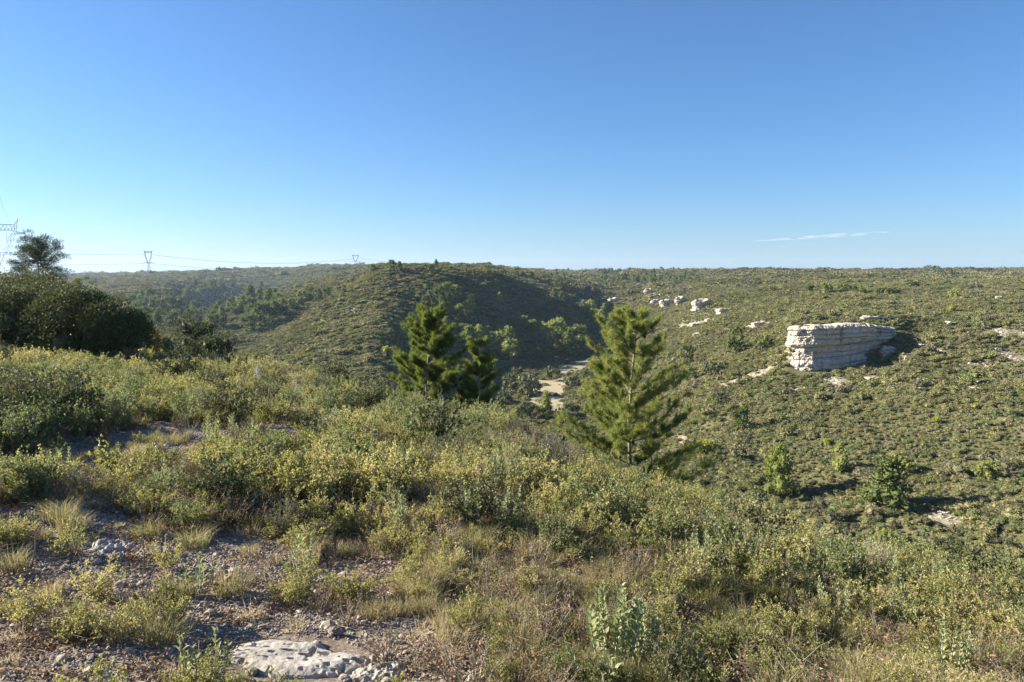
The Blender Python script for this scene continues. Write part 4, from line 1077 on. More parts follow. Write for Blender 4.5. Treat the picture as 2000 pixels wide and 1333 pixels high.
# named plants close to the camera, each leaf an object of its own
LEAFM = []
for s in range(3):
    mb = MB(); sage_leaf_geo(mb, np.zeros((1, 3)), np.array([[0, 1.0, 0.0]]), np.array([1.0]), np.array([0.38 + 0.05 * s])); LEAFM.append(mb.mesh('leaf', [M_SAGE]))
def leafy_sage(label, px, py, seed, h, stems, L, spread, mat=None):
    loc = hit(px, py); fo, st, P, D, Ls, Ws = sage_mb(seed, h, stems, L, L * 0.36, spread)
    t = thing('sage_plant', label, 'plant', loc)
    part('stem', st.mesh('stem', [M_PALEBARK]), t)
    if len(P) > 290:
        P, D, Ls = P[:290], D[:290], Ls[:290]
    r = np.random.default_rng(seed)
    for p_, d_, l_ in zip(P, D, Ls):
        o = part('leaf', LEAFM[int(r.integers(0, 3))], t)
        q = Vector(d_).to_track_quat('Y', 'Z'); o.rotation_mode = 'QUATERNION'; o.rotation_quaternion = q; o.location = p_; o.scale = (l_, l_, l_)
leafy_sage('tall branching grey-green sage with drooping pointed leaves at the bottom, right of centre', 1195, 1322, 601, 0.42, 12, 0.055, 0.14)
leafy_sage('shaded right-hand companion of the tall branching sage, darker green', 1262, 1318, 602, 0.33, 8, 0.045, 0.10)
leafy_sage('low broad-leaved sage at the foot of the tall branching sage', 1165, 1352, 603, 0.15, 8, 0.05, 0.12)
leafy_sage('fleshy pale green sage shoot at the bottom edge, left of the pitted slab', 368, 1345, 604, 0.19, 5, 0.05, 0.06)
leafy_sage('pale green sage shoot just beside the left end of the pitted slab', 425, 1320, 605, 0.18, 4, 0.048, 0.05)
leafy_sage('loose sage with grey-green leaves above the bottom-left sage shoots', 385, 1165, 606, 0.24, 7, 0.042, 0.10)
leafy_sage('bright green sage stem rising alone from the scrub at middle left', 431, 905, 607, 0.42, 3, 0.055, 0.05)
leafy_sage('bright pale sage growing against the bare shady patch at far left', 135, 975, 608, 0.38, 9, 0.045, 0.13)
leafy_sage('small sage among red litter between the crumbly rock and the grass', 590, 1130, 609, 0.30, 6, 0.045, 0.09)
leafy_sage('upright group of light green sage stems in the middle of the scrub', 925, 1035, 610, 0.42, 9, 0.045, 0.14)
leafy_sage('light green sage stems next to the upright group, on its right', 985, 1040, 611, 0.38, 8, 0.045, 0.13)
leafy_sage('single leafy sage standing in grass at centre', 778, 1060, 612, 0.40, 4, 0.05, 0.06)
leafy_sage('yellow-green sage plume at the bottom edge near the right corner', 1850, 1335, 613, 0.34, 6, 0.045, 0.10)

def stick(name, label, pts, rad, mat=M_DRYTWIG, cat='stick'):
    mb = MB(); P = np.array(pts); o0 = P[0].copy(); tube(mb, P - o0, rad, 5)
    o = bpy.data.objects.new(name, mb.mesh(name, [mat])); link(o); o.location = o0; tag(o, label, cat)
def stk(px, py, dx, dz, lb, r0=0.006, dy=0.0, wob=0.02, seed=0):
    x, y, z = hit(px, py); r = np.random.default_rng(seed); n = 6
    pts = [(x + dx * t + r.normal(0, wob) * (t > 0), y + dy * t + r.normal(0, wob) * (t > 0), z - 0.02 + dz * t) for t in np.linspace(0, 1, n)]
    stick('dead_stick', lb, pts, np.linspace(r0, r0 * 0.35, n))
stk(282, 1122, 0.0, 0.36, 'bare upright stick beside the dark crumbly rock', 0.006, 0, 0.006, 1)
stk(160, 1135, -0.05, 0.36, 'thin bare stick standing left of the rough grey rock patch', 0.006, 0, 0.01, 2)
stk(60, 1105, 0.10, 0.34, 'bare stick leaning right near the left edge', 0.006, 0, 0.01, 3)
stk(140, 1190, 0.18, 0.16, 'pale dead stick slanting over the stones at lower left', 0.006, 0.05, 0.01, 4)
stk(1500, 1335, 0.35, 0.20, 'bleached dry stalk arching over the bottom edge at right', 0.004, 0.1, 0.01, 5)
stk(170, 820, 0.24, 0.30, 'pale leaning stick above the bare ground at left', 0.007, 0, 0.01, 6)
stk(800, 1215, 0.35, -0.05, 'long thin straw lying across the gravel right of the slab', 0.003, -0.45, 0.01, 7)
stk(1005, 1010, -0.02, 0.40, 'grey bare twig upright among the central scrub', 0.006, 0, 0.012, 8)

# ------------------------------------------------------------------ large pines in the middle
make_pine_thing('aleppo_pine', 'tall bright green young pine with dark cones, largest in the picture', (at_d(1238, 18.5)[0], 18.5, float(H(at_d(1238, 18.5)[0], 18.5))),
    dict(seed=71, h=0, rw=0, whorls=0, mats=None), None) if False else None
def hero(name, label, px, top, d, rw, seed, whorls, cones, lean=0.0, tufts=11, bare_to=0.16, needle=0.115, shape='cone', mats=(M_PALEBARK, M_PINE), nn=20, group=None, bw=0.0065):
    x = at_d(px, d)[0]; z = float(H(x, d)); h = zpx(px, top, d) - z
    return make_pine_thing(name, label, (x, d, z), dict(seed=seed, h=h, rw=rw, whorls=whorls, mats=None, needle=needle, tufts=tufts, nn=nn, lean=lean, bare_to=bare_to, shape=shape, bw=bw), mats, group, 0, False, cones)
hero('aleppo_pine', 'tall bright green young pine with brown cones right of centre, the largest pine', 1244, 599, 18.5, 1.85, 71, 22, 12, 0.0, 27, mats=(M_BARK, M_PINE))
hero('aleppo_pine', 'broad green pine left of the valley field with forked pale limbs', 835, 604, 22.0, 1.3, 72, 19, 4, 0.0, 25, mats=(M_BARK, M_PINE))
hero('aleppo_pine', 'slim green pine with a straight bright trunk beside the broad pine', 931, 662, 22.5, 0.85, 73, 15, 2, 0.0, 20)
def round_pine(label, px, top, d, rx, u0, seed, nclump, mats, forks=5):
    x = at_d(px, d)[0]; z = float(H(x, d)); h = zpx(px, top, d) - z; r = np.random.default_rng(seed)
    tr = MB(); cr = MB(); brs = []
    tube(tr, [(0, 0, -0.3), (0.05, 0, 0.2 * h), (-0.05, 0.03, u0 * h)], [0.14, 0.11, 0.09], 7)
    c0 = np.array([0, 0, h * (u0 + 1) / 2]); R = np.array([rx, rx, h * (1 - u0) / 2])
    Cq = []
    while len(Cq) < nclump:
        p = r.uniform(-1, 1, 3); q = np.linalg.norm(p)
        if 0.45 < q < 1.0 and (p[2] > -0.75): Cq.append(c0 + p * R * (0.82 + 0.18 * vnoise(p[0] * 3 + seed, p[1] * 3 + p[2] * 2) * 2))
    Cq = np.array(Cq); base = np.array([-0.05, 0.03, u0 * h])
    hub = [base + np.array([math.cos(a) * rx * 0.38, math.sin(a) * rx * 0.38, h * (1 - u0) * r.uniform(0.2, 0.5)]) for a in np.linspace(0, 2 * PI, forks, endpoint=False) + 0.5] + [base + np.array([0, 0, h * (1 - u0) * 0.55])]
    for k, hb in enumerate(hub):
        b = MB(); m = (base + hb) / 2 + r.normal(0, 0.08, 3) - [0, 0, 0.1]; tube(b, [base, m, hb], [0.075, 0.06, 0.045], 5)
        mine = [c for c in Cq if np.argmin([np.linalg.norm(c - q) for q in hub]) == k]
        for c in mine:
            mm = (hb + c) / 2 + r.normal(0, 0.06, 3) - [0, 0, 0.08]; tube(b, [hb + (c - hb) * 0.02, mm, c], [0.028, 0.018, 0.006], 4)
        brs.append(b)
    for c in Cq:
        n = 150; dd = rdir(n, r); o = dd * (r.uniform(0, 1, n) ** 0.6)[:, None] * np.array([0.30, 0.30, 0.17]) * (rx / 1.75)
        blades(cr, c + o, unit(dd + [0, 0, 0.6]), 0.13 * r.uniform(0.7, 1.3, n), 0.02, 0, r)
    t = thing('aleppo_pine', label, 'pine tree', (x, d, z)); part('trunk', tr.mesh('trunk', [mats[0]]), t)
    for b in brs: part('branch', b.mesh('branch', [mats[0]]), t)
    part('crown', cr.mesh('crown', [mats[1]]), t)
round_pine('dark round-headed pine against the sky at far left', 76, 437, 48.0, 1.95, 0.40, 75, 180, (M_BARK, M_DARKPINE))
round_pine('small pine with a loose top between the sky and the dark oaks at left', 156, 513, 50.0, 0.95, 0.35, 76, 46, (M_BARK, M_PINEFAR), 3)

# ------------------------------------------------------------------ dark oak thickets at left
def oak_bush(label, px, top, d, wpx, seed, n=17000, leaf=0.075, mat=M_OAK, name='holm_oak_bush', cat='oak bush', lumps=16):
    x = at_d(px, d)[0]; z = float(H(x, d)); h = zpx(px, top, d) - z; w = wpx / 2 / F * d
    me = mound_mesh(seed, mat, n, w, h, leaf, lumps, 0.38, 'foliage'); st = MB(); r = np.random.default_rng(seed)
    for k in range(9):
        az = r.uniform(0, 6.28); e = np.array([math.cos(az) * w * 0.7, math.sin(az) * w * 0.7, h * r.uniform(0.6, 1.0)])
        tube(st, [(0, 0, -0.2), e * [0.35, 0.35, 0.5], e], [0.05, 0.03, 0.01], 5)
    t = thing(name, label, cat, (x, d, z)); part('foliage', me, t); part('stem', st.mesh('stem', [M_BARK]), t)
oak_bush('dark oak thicket at the far left edge below the round-headed pine', -10, 545, 26, 200, 81)
oak_bush('dark oak thicket with sunlit leaves under the round-headed pine', 75, 556, 25.5, 190, 82)
oak_bush('dark oak thicket in the middle of the shaded bank at left', 155, 566, 25, 180, 83)
oak_bush('lowest dark oak thicket at the right end of the shaded bank', 222, 600, 24.5, 130, 84)
oak_bush('tall blackish oak at the left edge behind the thickets', 0, 508, 33, 110, 85)
oak_bush('rounded dark bush between the small pine and the far hill', 216, 541, 44, 62, 86, 5000, 0.09)
oak_bush('brownish oak bush standing alone at the brow left of centre', 384, 598, 36, 74, 87, 5000, 0.075)
oak_bush('dark low oak right of the brownish oak on the brow', 422, 628, 34, 70, 88, 4000, 0.075)
oak_bush('dark shaded scrub sloping down right of the brow oaks', 300, 642, 38, 120, 89, 5000, 0.08)
oak_bush('small orange-yellow bush between the thickets and the brow oak', 297, 628, 31, 30, 90, 1500, 0.06, M_ORANGE, 'orange_bush', 'bush', 6)

# ------------------------------------------------------------------ valley and hill trees
PC = [far_tree_proto(900 + k, None, 'cone') for k in range(4)] + [far_tree_proto(910 + k, None, 'oval') for k in range(3)] + [far_tree_proto(920 + k, None, 'round', 800) for k in range(3)]
def tset(mat, leafmat): return [(a.mesh('trunk', [mat]), b.mesh('crown', [leafmat])) for a, b in PC]
T_PINE = tset(M_BARK, M_PINEFAR); T_OAK = tset(M_BARK, M_OAK); T_LIGHT = tset(M_BARK, M_PINE)
tb = {}
rt = np.random.default_rng(55)
def far_tree(px, py, hp, label, group, kinds='cone', setn='pine', name='pine_tree', cat='pine tree', wide=1.0, pos=None):
    x, y, z = pos or hit(px, py, 24)
    h = max(1.2, hp / F * y * 1.08 + 0.4)
    k = {'cone': [0, 1, 2, 3], 'oval': [4, 5, 6], 'round': [7, 8, 9], 'mix': [0, 1, 4, 5, 6]}[kinds]; k = int(k[int(rt.integers(0, len(k)))])
    S = {'pine': T_PINE, 'oak': T_OAK, 'light': T_LIGHT}[setn]; s = (h * wide * rt.uniform(0.85, 1.15), h * wide * rt.uniform(0.85, 1.15), h)
    if (name, setn, k) not in tb:
        t = thing(name, label, cat, (x, y, z - 0.03 * h), rt.uniform(0, 6.28), group, s); part('trunk', S[k][0], t); part('crown', S[k][1], t); tb[(name, setn, k)] = t
    else: copy_tree(tb[(name, setn, k)], (x, y, z - 0.03 * h), rt.uniform(0, 6.28), s, label, group).name = name
    if group is None and 'group' in COL.objects[-1]: pass
SHADE = [(895,633,28),(912,626,26),(920,606,20),(879,602,15),(884,590,24),(914,680,30),(934,676,30),(966,690,30),(953,665,20),(990,690,38),(996,706,32),(945,640,16),(1025,640,16),(1040,650,18),(1055,645,14),(1016,690,16),
 (1085,685,46),(1104,680,30),(1108,696,32),(1130,681,34),(1137,612,16),(1153,622,24),(1173,636,22),(1180,615,15),(1204,622,18),(1160,628,18),(975,590,12),(905,655,16),(870,640,14),(930,700,22),(1050,700,14),(1070,706,16),(975,655,14),(1000,640,12),(1190,640,14)]
for a in SHADE: far_tree(a[0], a[1], a[2] * 1.3, 'small sunlit pine scattered on the dark shaded slope of the middle hill', 'pines on the shaded slope', 'mix' if a[2] < 34 else 'oval', 'light', wide=1.15)  # needles from the lighter set, so the sunlit look is in their colour
for a in [(840,602,32),(858,596,36),(871,592,38),(832,604,26),(848,612,24),(864,606,26)]: far_tree(a[0], a[1], a[2], 'rounded pine in the clump on the shoulder of the middle hill', 'pines in the clump on the hill shoulder', 'oval', 'pine', wide=1.0)
for a in [(765,528,18),(780,530,16),(729,533,14),(852,522,12),(909,535,9),(695,537,8),(842,534,16),(925,538,10),(948,545,10),(690,558,14),(672,575,16),(755,545,6)]: far_tree(a[0], a[1], a[2], 'small dark pine on the crest of the middle hill', 'pines on the middle hill crest', 'mix')
for k in range(34):
    px = rt.uniform(950, 1105); far_tree(px, 529 + (px - 950) * 0.075 + rt.uniform(0, 12), rt.uniform(5, 11), 'tiny pine in the line along the skyline behind the middle hill', 'pines along the skyline centre', 'mix')
for k in range(60):
    px = rt.uniform(1170, 1365); far_tree(px, rt.uniform(536, 558) - (px < 1200) * 4, rt.uniform(8, 13), 'tiny dark pine in the far wood on the plateau right of centre', 'pines of the far plateau wood', 'mix')
for k in range(26):
    px = rt.uniform(1105, 1430); far_tree(px, rt.uniform(528, 533), rt.uniform(4, 8), 'tiny dark pine on the skyline above the far wood', 'pines on the skyline above the wood', 'mix')
for k in range(16):
    px = rt.uniform(1080, 1240); far_tree(px, rt.uniform(545, 590), rt.uniform(9, 15), 'small pine on the slope at the valley head', 'pines at the valley head')
for k in range(60):
    px = rt.uniform(245, 500); far_tree(px, rt.uniform(590, 650) - (px - 250) * 0.02, rt.uniform(20, 32), 'hazy pine of the wood in the left-hand valley', 'pines in the left-hand valley wood', 'mix')
for a in [(515,640,46),(535,632,42),(560,622,38),(590,600,30),(604,592,32),(545,602,28),(530,598,34),(500,634,30),(575,612,28),(620,590,24),(487,650,34),(640,584,22)]:
    far_tree(a[0], a[1], a[2], 'large rounded pine at the foot of the middle hill, left side', 'pines at the left foot of the middle hill', 'oval', wide=1.2)
for k in range(22):
    far_tree(rt.uniform(330, 520), rt.uniform(560, 592), rt.uniform(10, 18), 'small pine on the shaded far spurs at left', 'pines on the far left spurs')
for k, (a, lb) in enumerate([((1580,573,18),'leftmost rounded pine of the row on the right plateau'),((1613,574,22),'largest rounded pine of the row on the right plateau'),((1645,571,18),'rounded pine in the row just right of the largest one'),((1668,573,15),'small pine in the middle of the plateau row'),((1681,574,15),'small pine touching its neighbour in the middle of the plateau row'),
    ((1715,578,16),'pine in the right part of the plateau row'),((1730,578,18),'dark pine in the right part of the plateau row'),((1750,578,16),'last pine at the right end of the plateau row'),((1865,586,20),'rounded pine alone on the slope right of the plateau row'),((1552,572,8),'tiny bush at the left end of the plateau row')]):
    far_tree(a[0], a[1], a[2], lb, 'pines of the plateau row', 'round', 'light' if k % 3 else 'pine', wide=0.95)
for a, lb, kd, st_, w in [
    ((1438,692,54),'tall dull green pine alone on the right slope left of the cliff','oval','pine',0.9),((1448,845,46),'bushy dark pine on the slope right of the largest pine','oval','pine',1.1),
    ((1340,715,40),'grey-green pine just right of the largest pine top','oval','pine',0.9),((1520,972,92),'bright green pine with a pale trunk at the foot of the right slope','cone','light',1.0),
    ((1640,922,52),'slender soft green pine on the lower right slope','cone','light',0.9),((1733,992,92),'spreading pine at the valley bottom casting a long shadow','cone','pine',1.1),
    ((1765,930,34),'yellow-green bushy pine beside the spreading pine','round','light',0.9),((1925,935,32),'low green pine near the right edge of the slope','round','light',1.1),
    ((1487,690,34),'small dark tree on the right slope between pine and cliff','round','pine',0.9),((1555,700,22),'dark bush against the path left of the cliff','round','oak',1.2),
    ((1390,735,26),'dark small bush in the scrub between the pines and the path','round','oak',1.1),((1350,750,30),'dim small pine right of the large pine','oval','pine',1.0),
    ((1730,1080,42),'dark green shrub in the valley bottom under the spreading pine','round','light',1.0),((1405,790,20),'small dark bush below the path foot','round','oak',1.2)]:
    far_tree(a[0], a[1], a[2], lb, None, kd, st_, wide=w)
for a, lb in [((1078,745,28),'round dark oak between the two strips of field'),((1033,778,46),'large dark oak on the left edge of the field'),((1000,772,40),'dark oak left of the field oak'),((1118,757,26),'dark oak on the right edge of the field, upper'),((1150,745,24),'dark bush right of the upper field strip'),
    ((1110,806,18),'small dark bush at the lower right corner of the field'),((1108,752,14),'small dark bush beside the upper field oak'),((1115,742,14),'tiny bush at the top of the field'),((985,795,30),'dark oak in the hollow left of the field foot'),((1150,810,30),'dark bush right of the field foot'),((1095,825,26),'dark oak below the foot of the field'),((1030,820,34),'dark oak below the field at its left'),((960,742,30),'dark oak under the shaded slope'),((1010,742,24),'dark oak at the base of the shaded slope')]:
    far_tree(a[0], a[1], a[2], lb, None, 'round', 'oak', 'oak_tree', 'oak tree', 0.95)
for a, lb in [((1064,818,46),'soft green pine standing below the foot of the field'),((1010,830,30),'small green pine left of the one below the field'),((1145,780,30),'green pine behind the left branches of the largest pine')]:
    far_tree(a[0], a[1], a[2], lb, None, 'cone', 'light', wide=1.0)
for a, lb in [((1375,890,26),'bright yellow-green bush below the right branches of the largest pine'),((1857,612,14),'yellow-green bush on the upper right slope'),((1905,800,10),'bright lime bush patch on the right slope'),((1830,827,12),'small lime green bush in the middle of the right slope'),((1740,636,8),'dull yellow bush right above the cliff top'),((1615,870,12),'yellowish bush in the scrub low on the right slope'),((755,692,14),'bright green round bush at the foot of the middle hill')]:
    x, y, z = hit(a[0], a[1], 24); h = a[2] / F * y; me = mound_mesh(int(a[0]), M_YELLOW, 500, h * 0.75, h, h * 0.16, 7, 0.7, 'yellow_bush')
    o = bpy.data.objects.new('yellow_bush', me); link(o); o.location = (x, y, z); tag(o, lb, 'bush')
# dark bushes on the skyline and the plateau
db = [mound_mesh(700 + k, M_OAK, 260, 0.8, 0.75, 0.2, 7, 0.7, 'dark_bush') for k in range(4)]
def dark_bush(px, py, wp, lb, grp):
    x, y, z = hit(px, py, 60); s = wp / F * y / 1.7; o = bpy.data.objects.new('dark_bush', db[int(rt.integers(0, 4))]); link(o)
    o.location = (x, y, z - 0.05 * s); o.scale = (s * rt.uniform(1, 1.5), s, s * rt.uniform(0.5, 0.8)); o.rotation_euler = (0, 0, rt.uniform(-0.4, 0.4)); tag(o, lb, 'bush', grp)
for k in range(52):
    px = rt.uniform(1400, 2010); dark_bush(px, rt.uniform(527, 531), rt.uniform(8, 20), 'low dark bush on the flat skyline at right', 'dark bushes on the right skyline')
for px, py, w in [(1480,549,16),(1430,560,12),(1455,588,10),(1560,558,20),(1545,556,14),(1790,560,30),(1860,540,26),(1870,545,18),(1830,535,20),(1920,566,14),(1950,568,18),(1640,540,14),(1780,553,18),(1450,556,14),(1700,545,16),(1755,603,16),(1680,590,22),(1660,577,12),(1900,545,18),(1975,550,14)]:
    dark_bush(px, py, w, 'dark spreading bush on the right plateau below the skyline', 'dark bushes on the right plateau')
for k in range(40):
    px = rt.uniform(240, 800); dark_bush(px, 533 - (px - 240) * 0.015 + rt.uniform(0, 3), rt.uniform(6, 12), 'tiny dark bush on the left-hand far skyline', 'dark bushes on the left skyline')
for k in range(46):
    px = rt.uniform(240, 640); dark_bush(px, rt.uniform(536, 590), rt.uniform(7, 15), 'dark bush on the hazy far spurs at left', 'dark bushes on the far left spurs')
for px, py, w in [(616,628,14),(652,590,10),(642,592,10),(606,604,12),(700,680,20),(630,708,16),(665,718,14),(700,672,22),(725,672,22),(795,640,14),(660,565,12),(812,560,12)]:
    dark_bush(px, py, w, 'dark bush on the sunlit flank of the middle hill', 'dark bushes on the middle hill flank')

# ------------------------------------------------------------------ scrub over all the slopes
def slopes():
    r = np.random.default_rng(99)
    near_m = [mound_mesh(740 + k, [M_SCRUB, M_SCRUB, M_SCRUBG, M_KERMESG][k % 4], 560, 0.5, 0.8, 0.085, 9, 0.7, 'scrub') for k in range(8)]
    mid_m = [mound_mesh(760 + k, [M_SCRUB, M_SCRUB, M_SCRUBG, M_SCRUB, M_SCRUBG, M_KERMESG, M_SCRUB, M_SCRUB][k], 230, 0.55, 0.75, 0.15, 7, 0.7, 'scrub') for k in range(8)]
    far_m = [mound_mesh(780 + k, [M_SCRUB, M_SCRUBG, M_SCRUB][k % 3], 110, 0.6, 0.62, 0.24, 5, 0.7, 'scrub') for k in range(6)]
    for nm, ms, d0, d1, sp, lab in (('slope_scrub', near_m, 24, 110, lambda y: 0.55 + 0.0012 * y, 'dense olive scrub covering the near side of the valley'),
                                    ('hillside_scrub', mid_m, 110, 420, lambda y: 0.55 + 0.0016 * y, 'low grey-green and olive scrub covering the hillsides'),
                                    ('plateau_scrub', far_m, 420, 5200, lambda y: 0.3 + 0.0030 * y, 'fine distant scrub covering the far hills and plateau')):
        P = []; y = d0; S = []
        while y < d1:
            s = sp(y); n = int(2 * 0.80 * y / s); xs = (np.arange(n) - n / 2 + 0.5) * s
            P.append(np.stack([xs + r.uniform(-.5, .5, n) * s, y + r.uniform(-.5, .5, n) * s], 1)); S.append(np.full(n, s)); y += s
        P = np.concatenate(P); S = np.concatenate(S); x, y = P[:, 0], P[:, 1]
        big = r.uniform(0, 1, len(x)); sz = S * np.exp(r.normal(0.18, 0.34, len(x))) * np.where(big > 0.93, 1.5, 1.0) * (1 + 0.5 * fbm(x / 14, y / 14, 2))
        b = bare(x, y); k = visible(x, y, 1.3 * S, 0.14 if d1 < 200 else 0.014 if d1 < 500 else 0.003) & (b + 0.6 * r.uniform(-1, 1, len(x)) < 0.5) & (~(in_field(x, y) | in_field2(x, y)) | (r.uniform(0, 1, len(x)) < 0.05))
        gap = fbm(x / 7.0 + 30, y / 7.0, 3); k &= (gap > -0.55) | (r.uniform(0, 1, len(x)) < 0.25)
        # keep the cliff face clear
        px = 1000 + F * x / y; k &= ~((px > 1540) & (px < 1700) & (y > 144.9) & (y < 150))
        x, y, sz = x[k], y[k], sz[k]; n = len(x); z = H(x, y)
        scatter(nm, ms, np.stack([x, y, z - 0.05 * sz], 1), np.stack([r.normal(0, .08, n), r.normal(0, .08, n), r.uniform(0, 6.28, n)], 1),
                np.stack([sz * r.uniform(.8, 1.2, n), sz * r.uniform(.8, 1.2, n), sz * r.uniform(.4, .85, n) * (1 - 0.25 * sstep(110, 250, y))], 1), lab, 5)
        print(nm, n)
slopes()
def rubble():
    r = np.random.default_rng(123); P = []
    for bx, by, Mi in _BI:
        M_ = np.linalg.inv(Mi); n = int(min(140, 16 + 450 * abs(np.linalg.det(M_)) / 60)); t = r.normal(0, 0.75, (n, 2)); P.append(np.stack([bx + M_[0, 0] * t[:, 0] + M_[0, 1] * t[:, 1], by + M_[1, 0] * t[:, 0] + M_[1, 1] * t[:, 1]], 1))
    P = np.concatenate(P); n = len(P); z = H(P[:, 0], P[:, 1]); s = r.uniform(0.05, 0.22, n) * r.uniform(0.5, 1.3, n) * (1 + np.hypot(P[:, 0], P[:, 1]) / 500)
    scatter('rubble', rub, np.stack([P[:, 0], P[:, 1], z], 1), np.stack([r.normal(0, .2, n), r.normal(0, .2, n), r.uniform(0, 6, n)], 1), s, 'pale broken limestone rubble on the open patches of the hillside')
def _rub(k):
    rr = np.random.default_rng(800 + k); mb = MB(); ico(mb, (0, 0, 0), (1.5, 1, 0.5), 0, 1, 0.16, rr); return mb.mesh('rubble', [M_OUTCROP])
rub = [_rub(k) for k in range(4)]
rubble()

# ------------------------------------------------------------------ pylons and wires
def bars(mb, segs, r):
    A = np.array([s[0] for s in segs], float); B = np.array([s[1] for s in segs], float); twigs(mb, A, B, r, r)
def lattice(segs, p0, p1, q0, q1, n):
    """zigzag between two chords p0-p1 and q0-q1"""
    p0, p1, q0, q1 = map(np.array, (p0, p1, q0, q1))
    segs += [(p0, p1), (q0, q1)]
    for k in range(n):
        a = p0 + (p1 - p0) * k / n; b = q0 + (q1 - q0) * (k + 0.5) / n; c = p0 + (p1 - p0) * (k + 1) / n; segs += [(a, b), (b, c)]
def pylon(label, loc, sx, sz, wide=False, rz=0.0, rad=0.16):
    t = thing('electricity_pylon', label, 'pylon', loc, rz); t.scale = (sx, sx, sz)
    body = []; head = []; arm = []; ins = []
    if not wide:
        for sy in (-1, 1):
            lattice(body, (-4, 4 * sy, 0), (-1.6, 1.4 * sy, 19), (4, 4 * sy, 0), (1.6, 1.4 * sy, 19), 7)
            for s in (-1, 1):
                lattice(head, (1.6 * s, 1.0 * sy, 19), (6.4 * s, 0.8 * sy, 30), (0.2 * s, 1.0 * sy, 19), (4.6 * s, 0.8 * sy, 30), 6)
                lattice(head, (6.4 * s, 0.8 * sy, 30), (6.6 * s, 0.8 * sy, 36), (4.6 * s, 0.8 * sy, 30), (5.6 * s, 0.8 * sy, 36), 3)
                lattice(head, (6.8 * s, .5 * sy, 36), (8.2 * s, 0, 40), (5.8 * s, .5 * sy, 36), (8.2 * s, 0, 40), 2)
                lattice(arm, (0.5 * s, 1.0 * sy, 19.2), (10.5 * s, 0, 19.2), (1.5 * s, 1.0 * sy, 21), (10.5 * s, 0, 19.6), 6)
            lattice(arm, (-7.2, .8 * sy, 35), (7.2, .8 * sy, 35), (-7.2, .8 * sy, 36.5), (7.2, .8 * sy, 36.5), 12)
        for x, z in ((-10.4, 19.2), (10.4, 19.2), (0, 35), (-4.2, 30), (4.2, 30)): ins.append(((x, 0, z), (x, 0, z - 3.5)))
    else:
        for sy in (-1, 1):
            for s in (-1, 1):
                lattice(body, (7 * s, 5 * sy, 0), (2.5 * s, 2 * sy, 20), (4.5 * s, 5 * sy, 0), (1.2 * s, 2 * sy, 20), 6)
                lattice(head, (3 * s, 1.4 * sy, 20), (10.4 * s, 1.2 * sy, 31), (1 * s, 1.4 * sy, 20), (7.6 * s, 1.2 * sy, 31), 4)
                lattice(head, (10.4 * s, 1.2 * sy, 31), (13 * s, 1 * sy, 38), (7.6 * s, 1.2 * sy, 31), (12.6 * s, 1 * sy, 38), 3)
                lattice(head, (12.4 * s, 1 * sy, 39.5), (15 * s, 0, 43), (13.2 * s, 1 * sy, 38), (15 * s, 0, 43), 2)
                lattice(arm, (13 * s, 1 * sy, 38.6), (18 * s, 0, 38), (13.2 * s, 1 * sy, 37.6), (18 * s, 0, 37.7), 3)
            lattice(arm, (-13, sy, 39), (13, sy, 39), (-13, sy, 41), (13, sy, 41), 16)
            arm.append(((-10.4, 1.2 * sy, 31), (10.4, 1.2 * sy, 31)))
            arm.append(((-1.0, 1.4 * sy, 20), (7.6, 1.2 * sy, 31)))
        for x in (-17.8, 9.6, -9.6, 17.8, 0): ins.append(((x, 0, 38.5), (x, 0, 35)))
    for nm, sg, rr in (('tower_body', body, rad), ('window_frame', head, rad), ('cross_arm', arm, rad), ):
        mb = MB(); bars(mb, sg, rr); part(nm, mb.mesh(nm, [M_STEEL]), t)
    for a, b in ins:
        mb = MB(); bars(mb, [((0, 0, 0), (0, 0, b[2] - a[2]))], rad * 1.4); o = part('insulator', mb.mesh('insulator', [M_WIRE]), t); o.location = a
    return t
def pyl(label, px, top, d, sx, H0=40.0, **k):
    x = at_d(px, d)[0]; z = float(H(x, d)) - 0.3; return pylon(label, (x, d, z), sx, (zpx(px, top, d) - z) / H0, **k)
pyl('lattice pylon with hanging lower arms standing on the left-hand skyline', 291, 487, 1350, 0.98)
pyl('grey lattice pylon half hidden behind the hill crest, left of centre', 695, 497, 1800, 1.1, rad=0.17)
pyl('faint small lattice pylon on the skyline near the centre', 941, 512, 2300, 1.0, rad=0.18)
pyl('near lattice pylon cut off by the left edge, behind the round-headed pine', -25, 428, 330, 1.0, 43.0, wide=True, rad=0.075)
def wire(label, P0, P1, sag, r=0.12, n=40, group=None, pts=None):
    if pts is None:
        P0, P1 = np.array(P0), np.array(P1); t = np.linspace(0, 1, n)[:, None]; pts = P0 + (P1 - P0) * t - np.array([0, 0, 1]) * 4 * sag * t * (1 - t)
    mb = MB(); o0 = np.array(pts[0]); tube(mb, np.array(pts) - o0, r, 4); o = bpy.data.objects.new('power_line', mb.mesh('power_line', [M_WIRE])); link(o); o.location = o0; tag(o, label, 'power line', group)
P = lambda px, py, d: at_d(px, d, py)
wire('upper power line running from the left edge to the first skyline pylon', P(-300, 490, 1330), P(284, 496.5, 1350), 3, 0.24)
wire('lower power line running from the left edge to the arm of the first skyline pylon', P(-300, 520, 1330), P(280, 515.5, 1350), 1, 0.24)
wire('upper power line sagging between the first and second skyline pylons', P(299, 498, 1350), P(688, 506, 1800), 13, 0.26)
wire('lower power line dropping from the first skyline pylon behind the far ridge', P(303, 515.5, 1350), P(688, 516, 1800), 13, 0.22)
wire('short power line leaving the half hidden pylon towards the centre', P(703, 505, 1800), P(934, 516, 2300), 9, 0.24)
_w = np.array([(-222, 330, 23.5), (-163, 240, 20.6), (-104, 150, 21.2), (-75, 107, 23.0), (-40, 52, 27.0)])
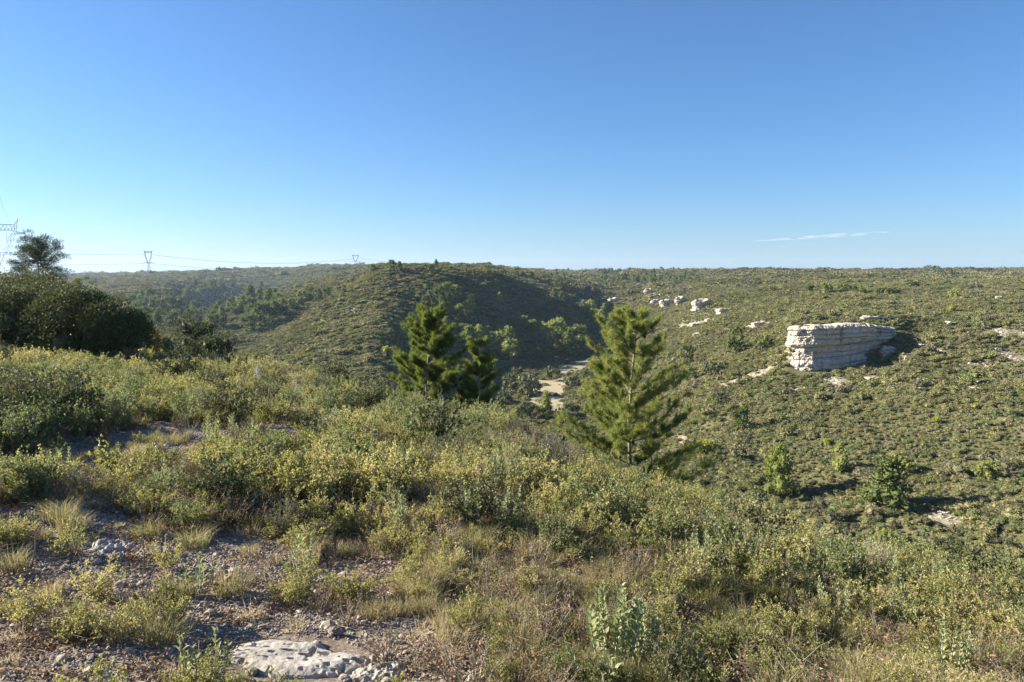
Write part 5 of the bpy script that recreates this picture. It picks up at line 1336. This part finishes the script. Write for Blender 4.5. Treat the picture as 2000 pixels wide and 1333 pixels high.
tt = np.linspace(0, 4, 41); cf = [np.polyfit(range(5), _w[:, k], 3) for k in range(3)]
wire('overhead power line rising out of the picture at the left edge', None, None, 0, 0.035, pts=np.stack([np.polyval(c, tt) for c in cf], 1))
wire('fainter overhead power line dropping towards the near pylon at the left edge', P(-40, 420, 200), P(17, 462, 330), 4, 0.03)

# ------------------------------------------------------------------ thin clouds
def cloud(name, label, px0, py0, px1, py1, d, thick, seed, dens):
    A = np.array(at_d(px0, d, py0)); B = np.array(at_d(px1, d, py1)); n = 60; t = np.linspace(0, 1, n)[:, None]
    prof = np.sin(PI * t[:, 0]) ** 0.6 * (0.35 + 0.65 * t[:, 0])
    pts = A + (B - A) * t; mb = MB(); tube(mb, pts - A, thick * prof + 0.5, 10)
    m, N, L = newmat(name); out = N.new('ShaderNodeOutputMaterial'); v = N.new('ShaderNodeVolumePrincipled'); v.inputs['Color'].default_value = (1, 1, 1, 1)
    tc = N.new('ShaderNodeTexCoord'); mp = N.new('ShaderNodeMapping'); mp.inputs['Scale'].default_value = (1 / 250, 1 / 250, 1 / 45); nz = N.new('ShaderNodeTexNoise'); nz.inputs['Detail'].default_value = 4; nz.inputs['Scale'].default_value = 1.0
    L.new(tc.outputs['Object'], mp.inputs[0]); L.new(mp.outputs[0], nz.inputs['Vector'])
    mr = N.new('ShaderNodeMapRange'); mr.inputs[1].default_value = 0.42; mr.inputs[2].default_value = 0.7; mr.inputs[3].default_value = 0; mr.inputs[4].default_value = dens
    L.new(nz.outputs[0], mr.inputs[0]); L.new(mr.outputs[0], v.inputs['Density']); L.new(v.outputs[0], out.inputs['Volume'])
    o = bpy.data.objects.new(name, mb.mesh(name, [m])); link(o); o.location = A; tag(o, label, 'cloud')
cloud('cloud_streak', 'thin white cloud streak low in the sky above the right plateau', 1445, 473, 1745, 453, 9000, 32, 1, 0.02)
cloud('vapour_trail', 'tiny bright vapour trail high in the right part of the sky', 1665, 187, 1679, 201, 9000, 5, 2, 0.02)

# ------------------------------------------------------------------ haze
def haze():
    x0, x1, y0, y1, z0, z1 = -6300, 6300, -6300, 6300, -60, 110
    V = [(x, y, z) for x in (x0, x1) for y in (y0, y1) for z in (z0, z1)]
    Fc = [(0, 1, 3, 2), (4, 6, 7, 5), (0, 4, 5, 1), (2, 3, 7, 6), (0, 2, 6, 4), (1, 5, 7, 3)]
    mb = MB(); mb.add(V, Fc)
    m, N, L = newmat('haze_air'); out = N.new('ShaderNodeOutputMaterial'); v = N.new('ShaderNodeVolumePrincipled')
    v.inputs['Color'].default_value = (0.55, 0.75, 1.0, 1); v.inputs['Density'].default_value = 0.0001; v.inputs['Anisotropy'].default_value = 0.2
    L.new(v.outputs[0], out.inputs['Volume'])
    o = bpy.data.objects.new('haze', mb.mesh('haze', [m])); link(o); tag(o, 'thin blue air over the hills', None, None, 'stuff')
haze()
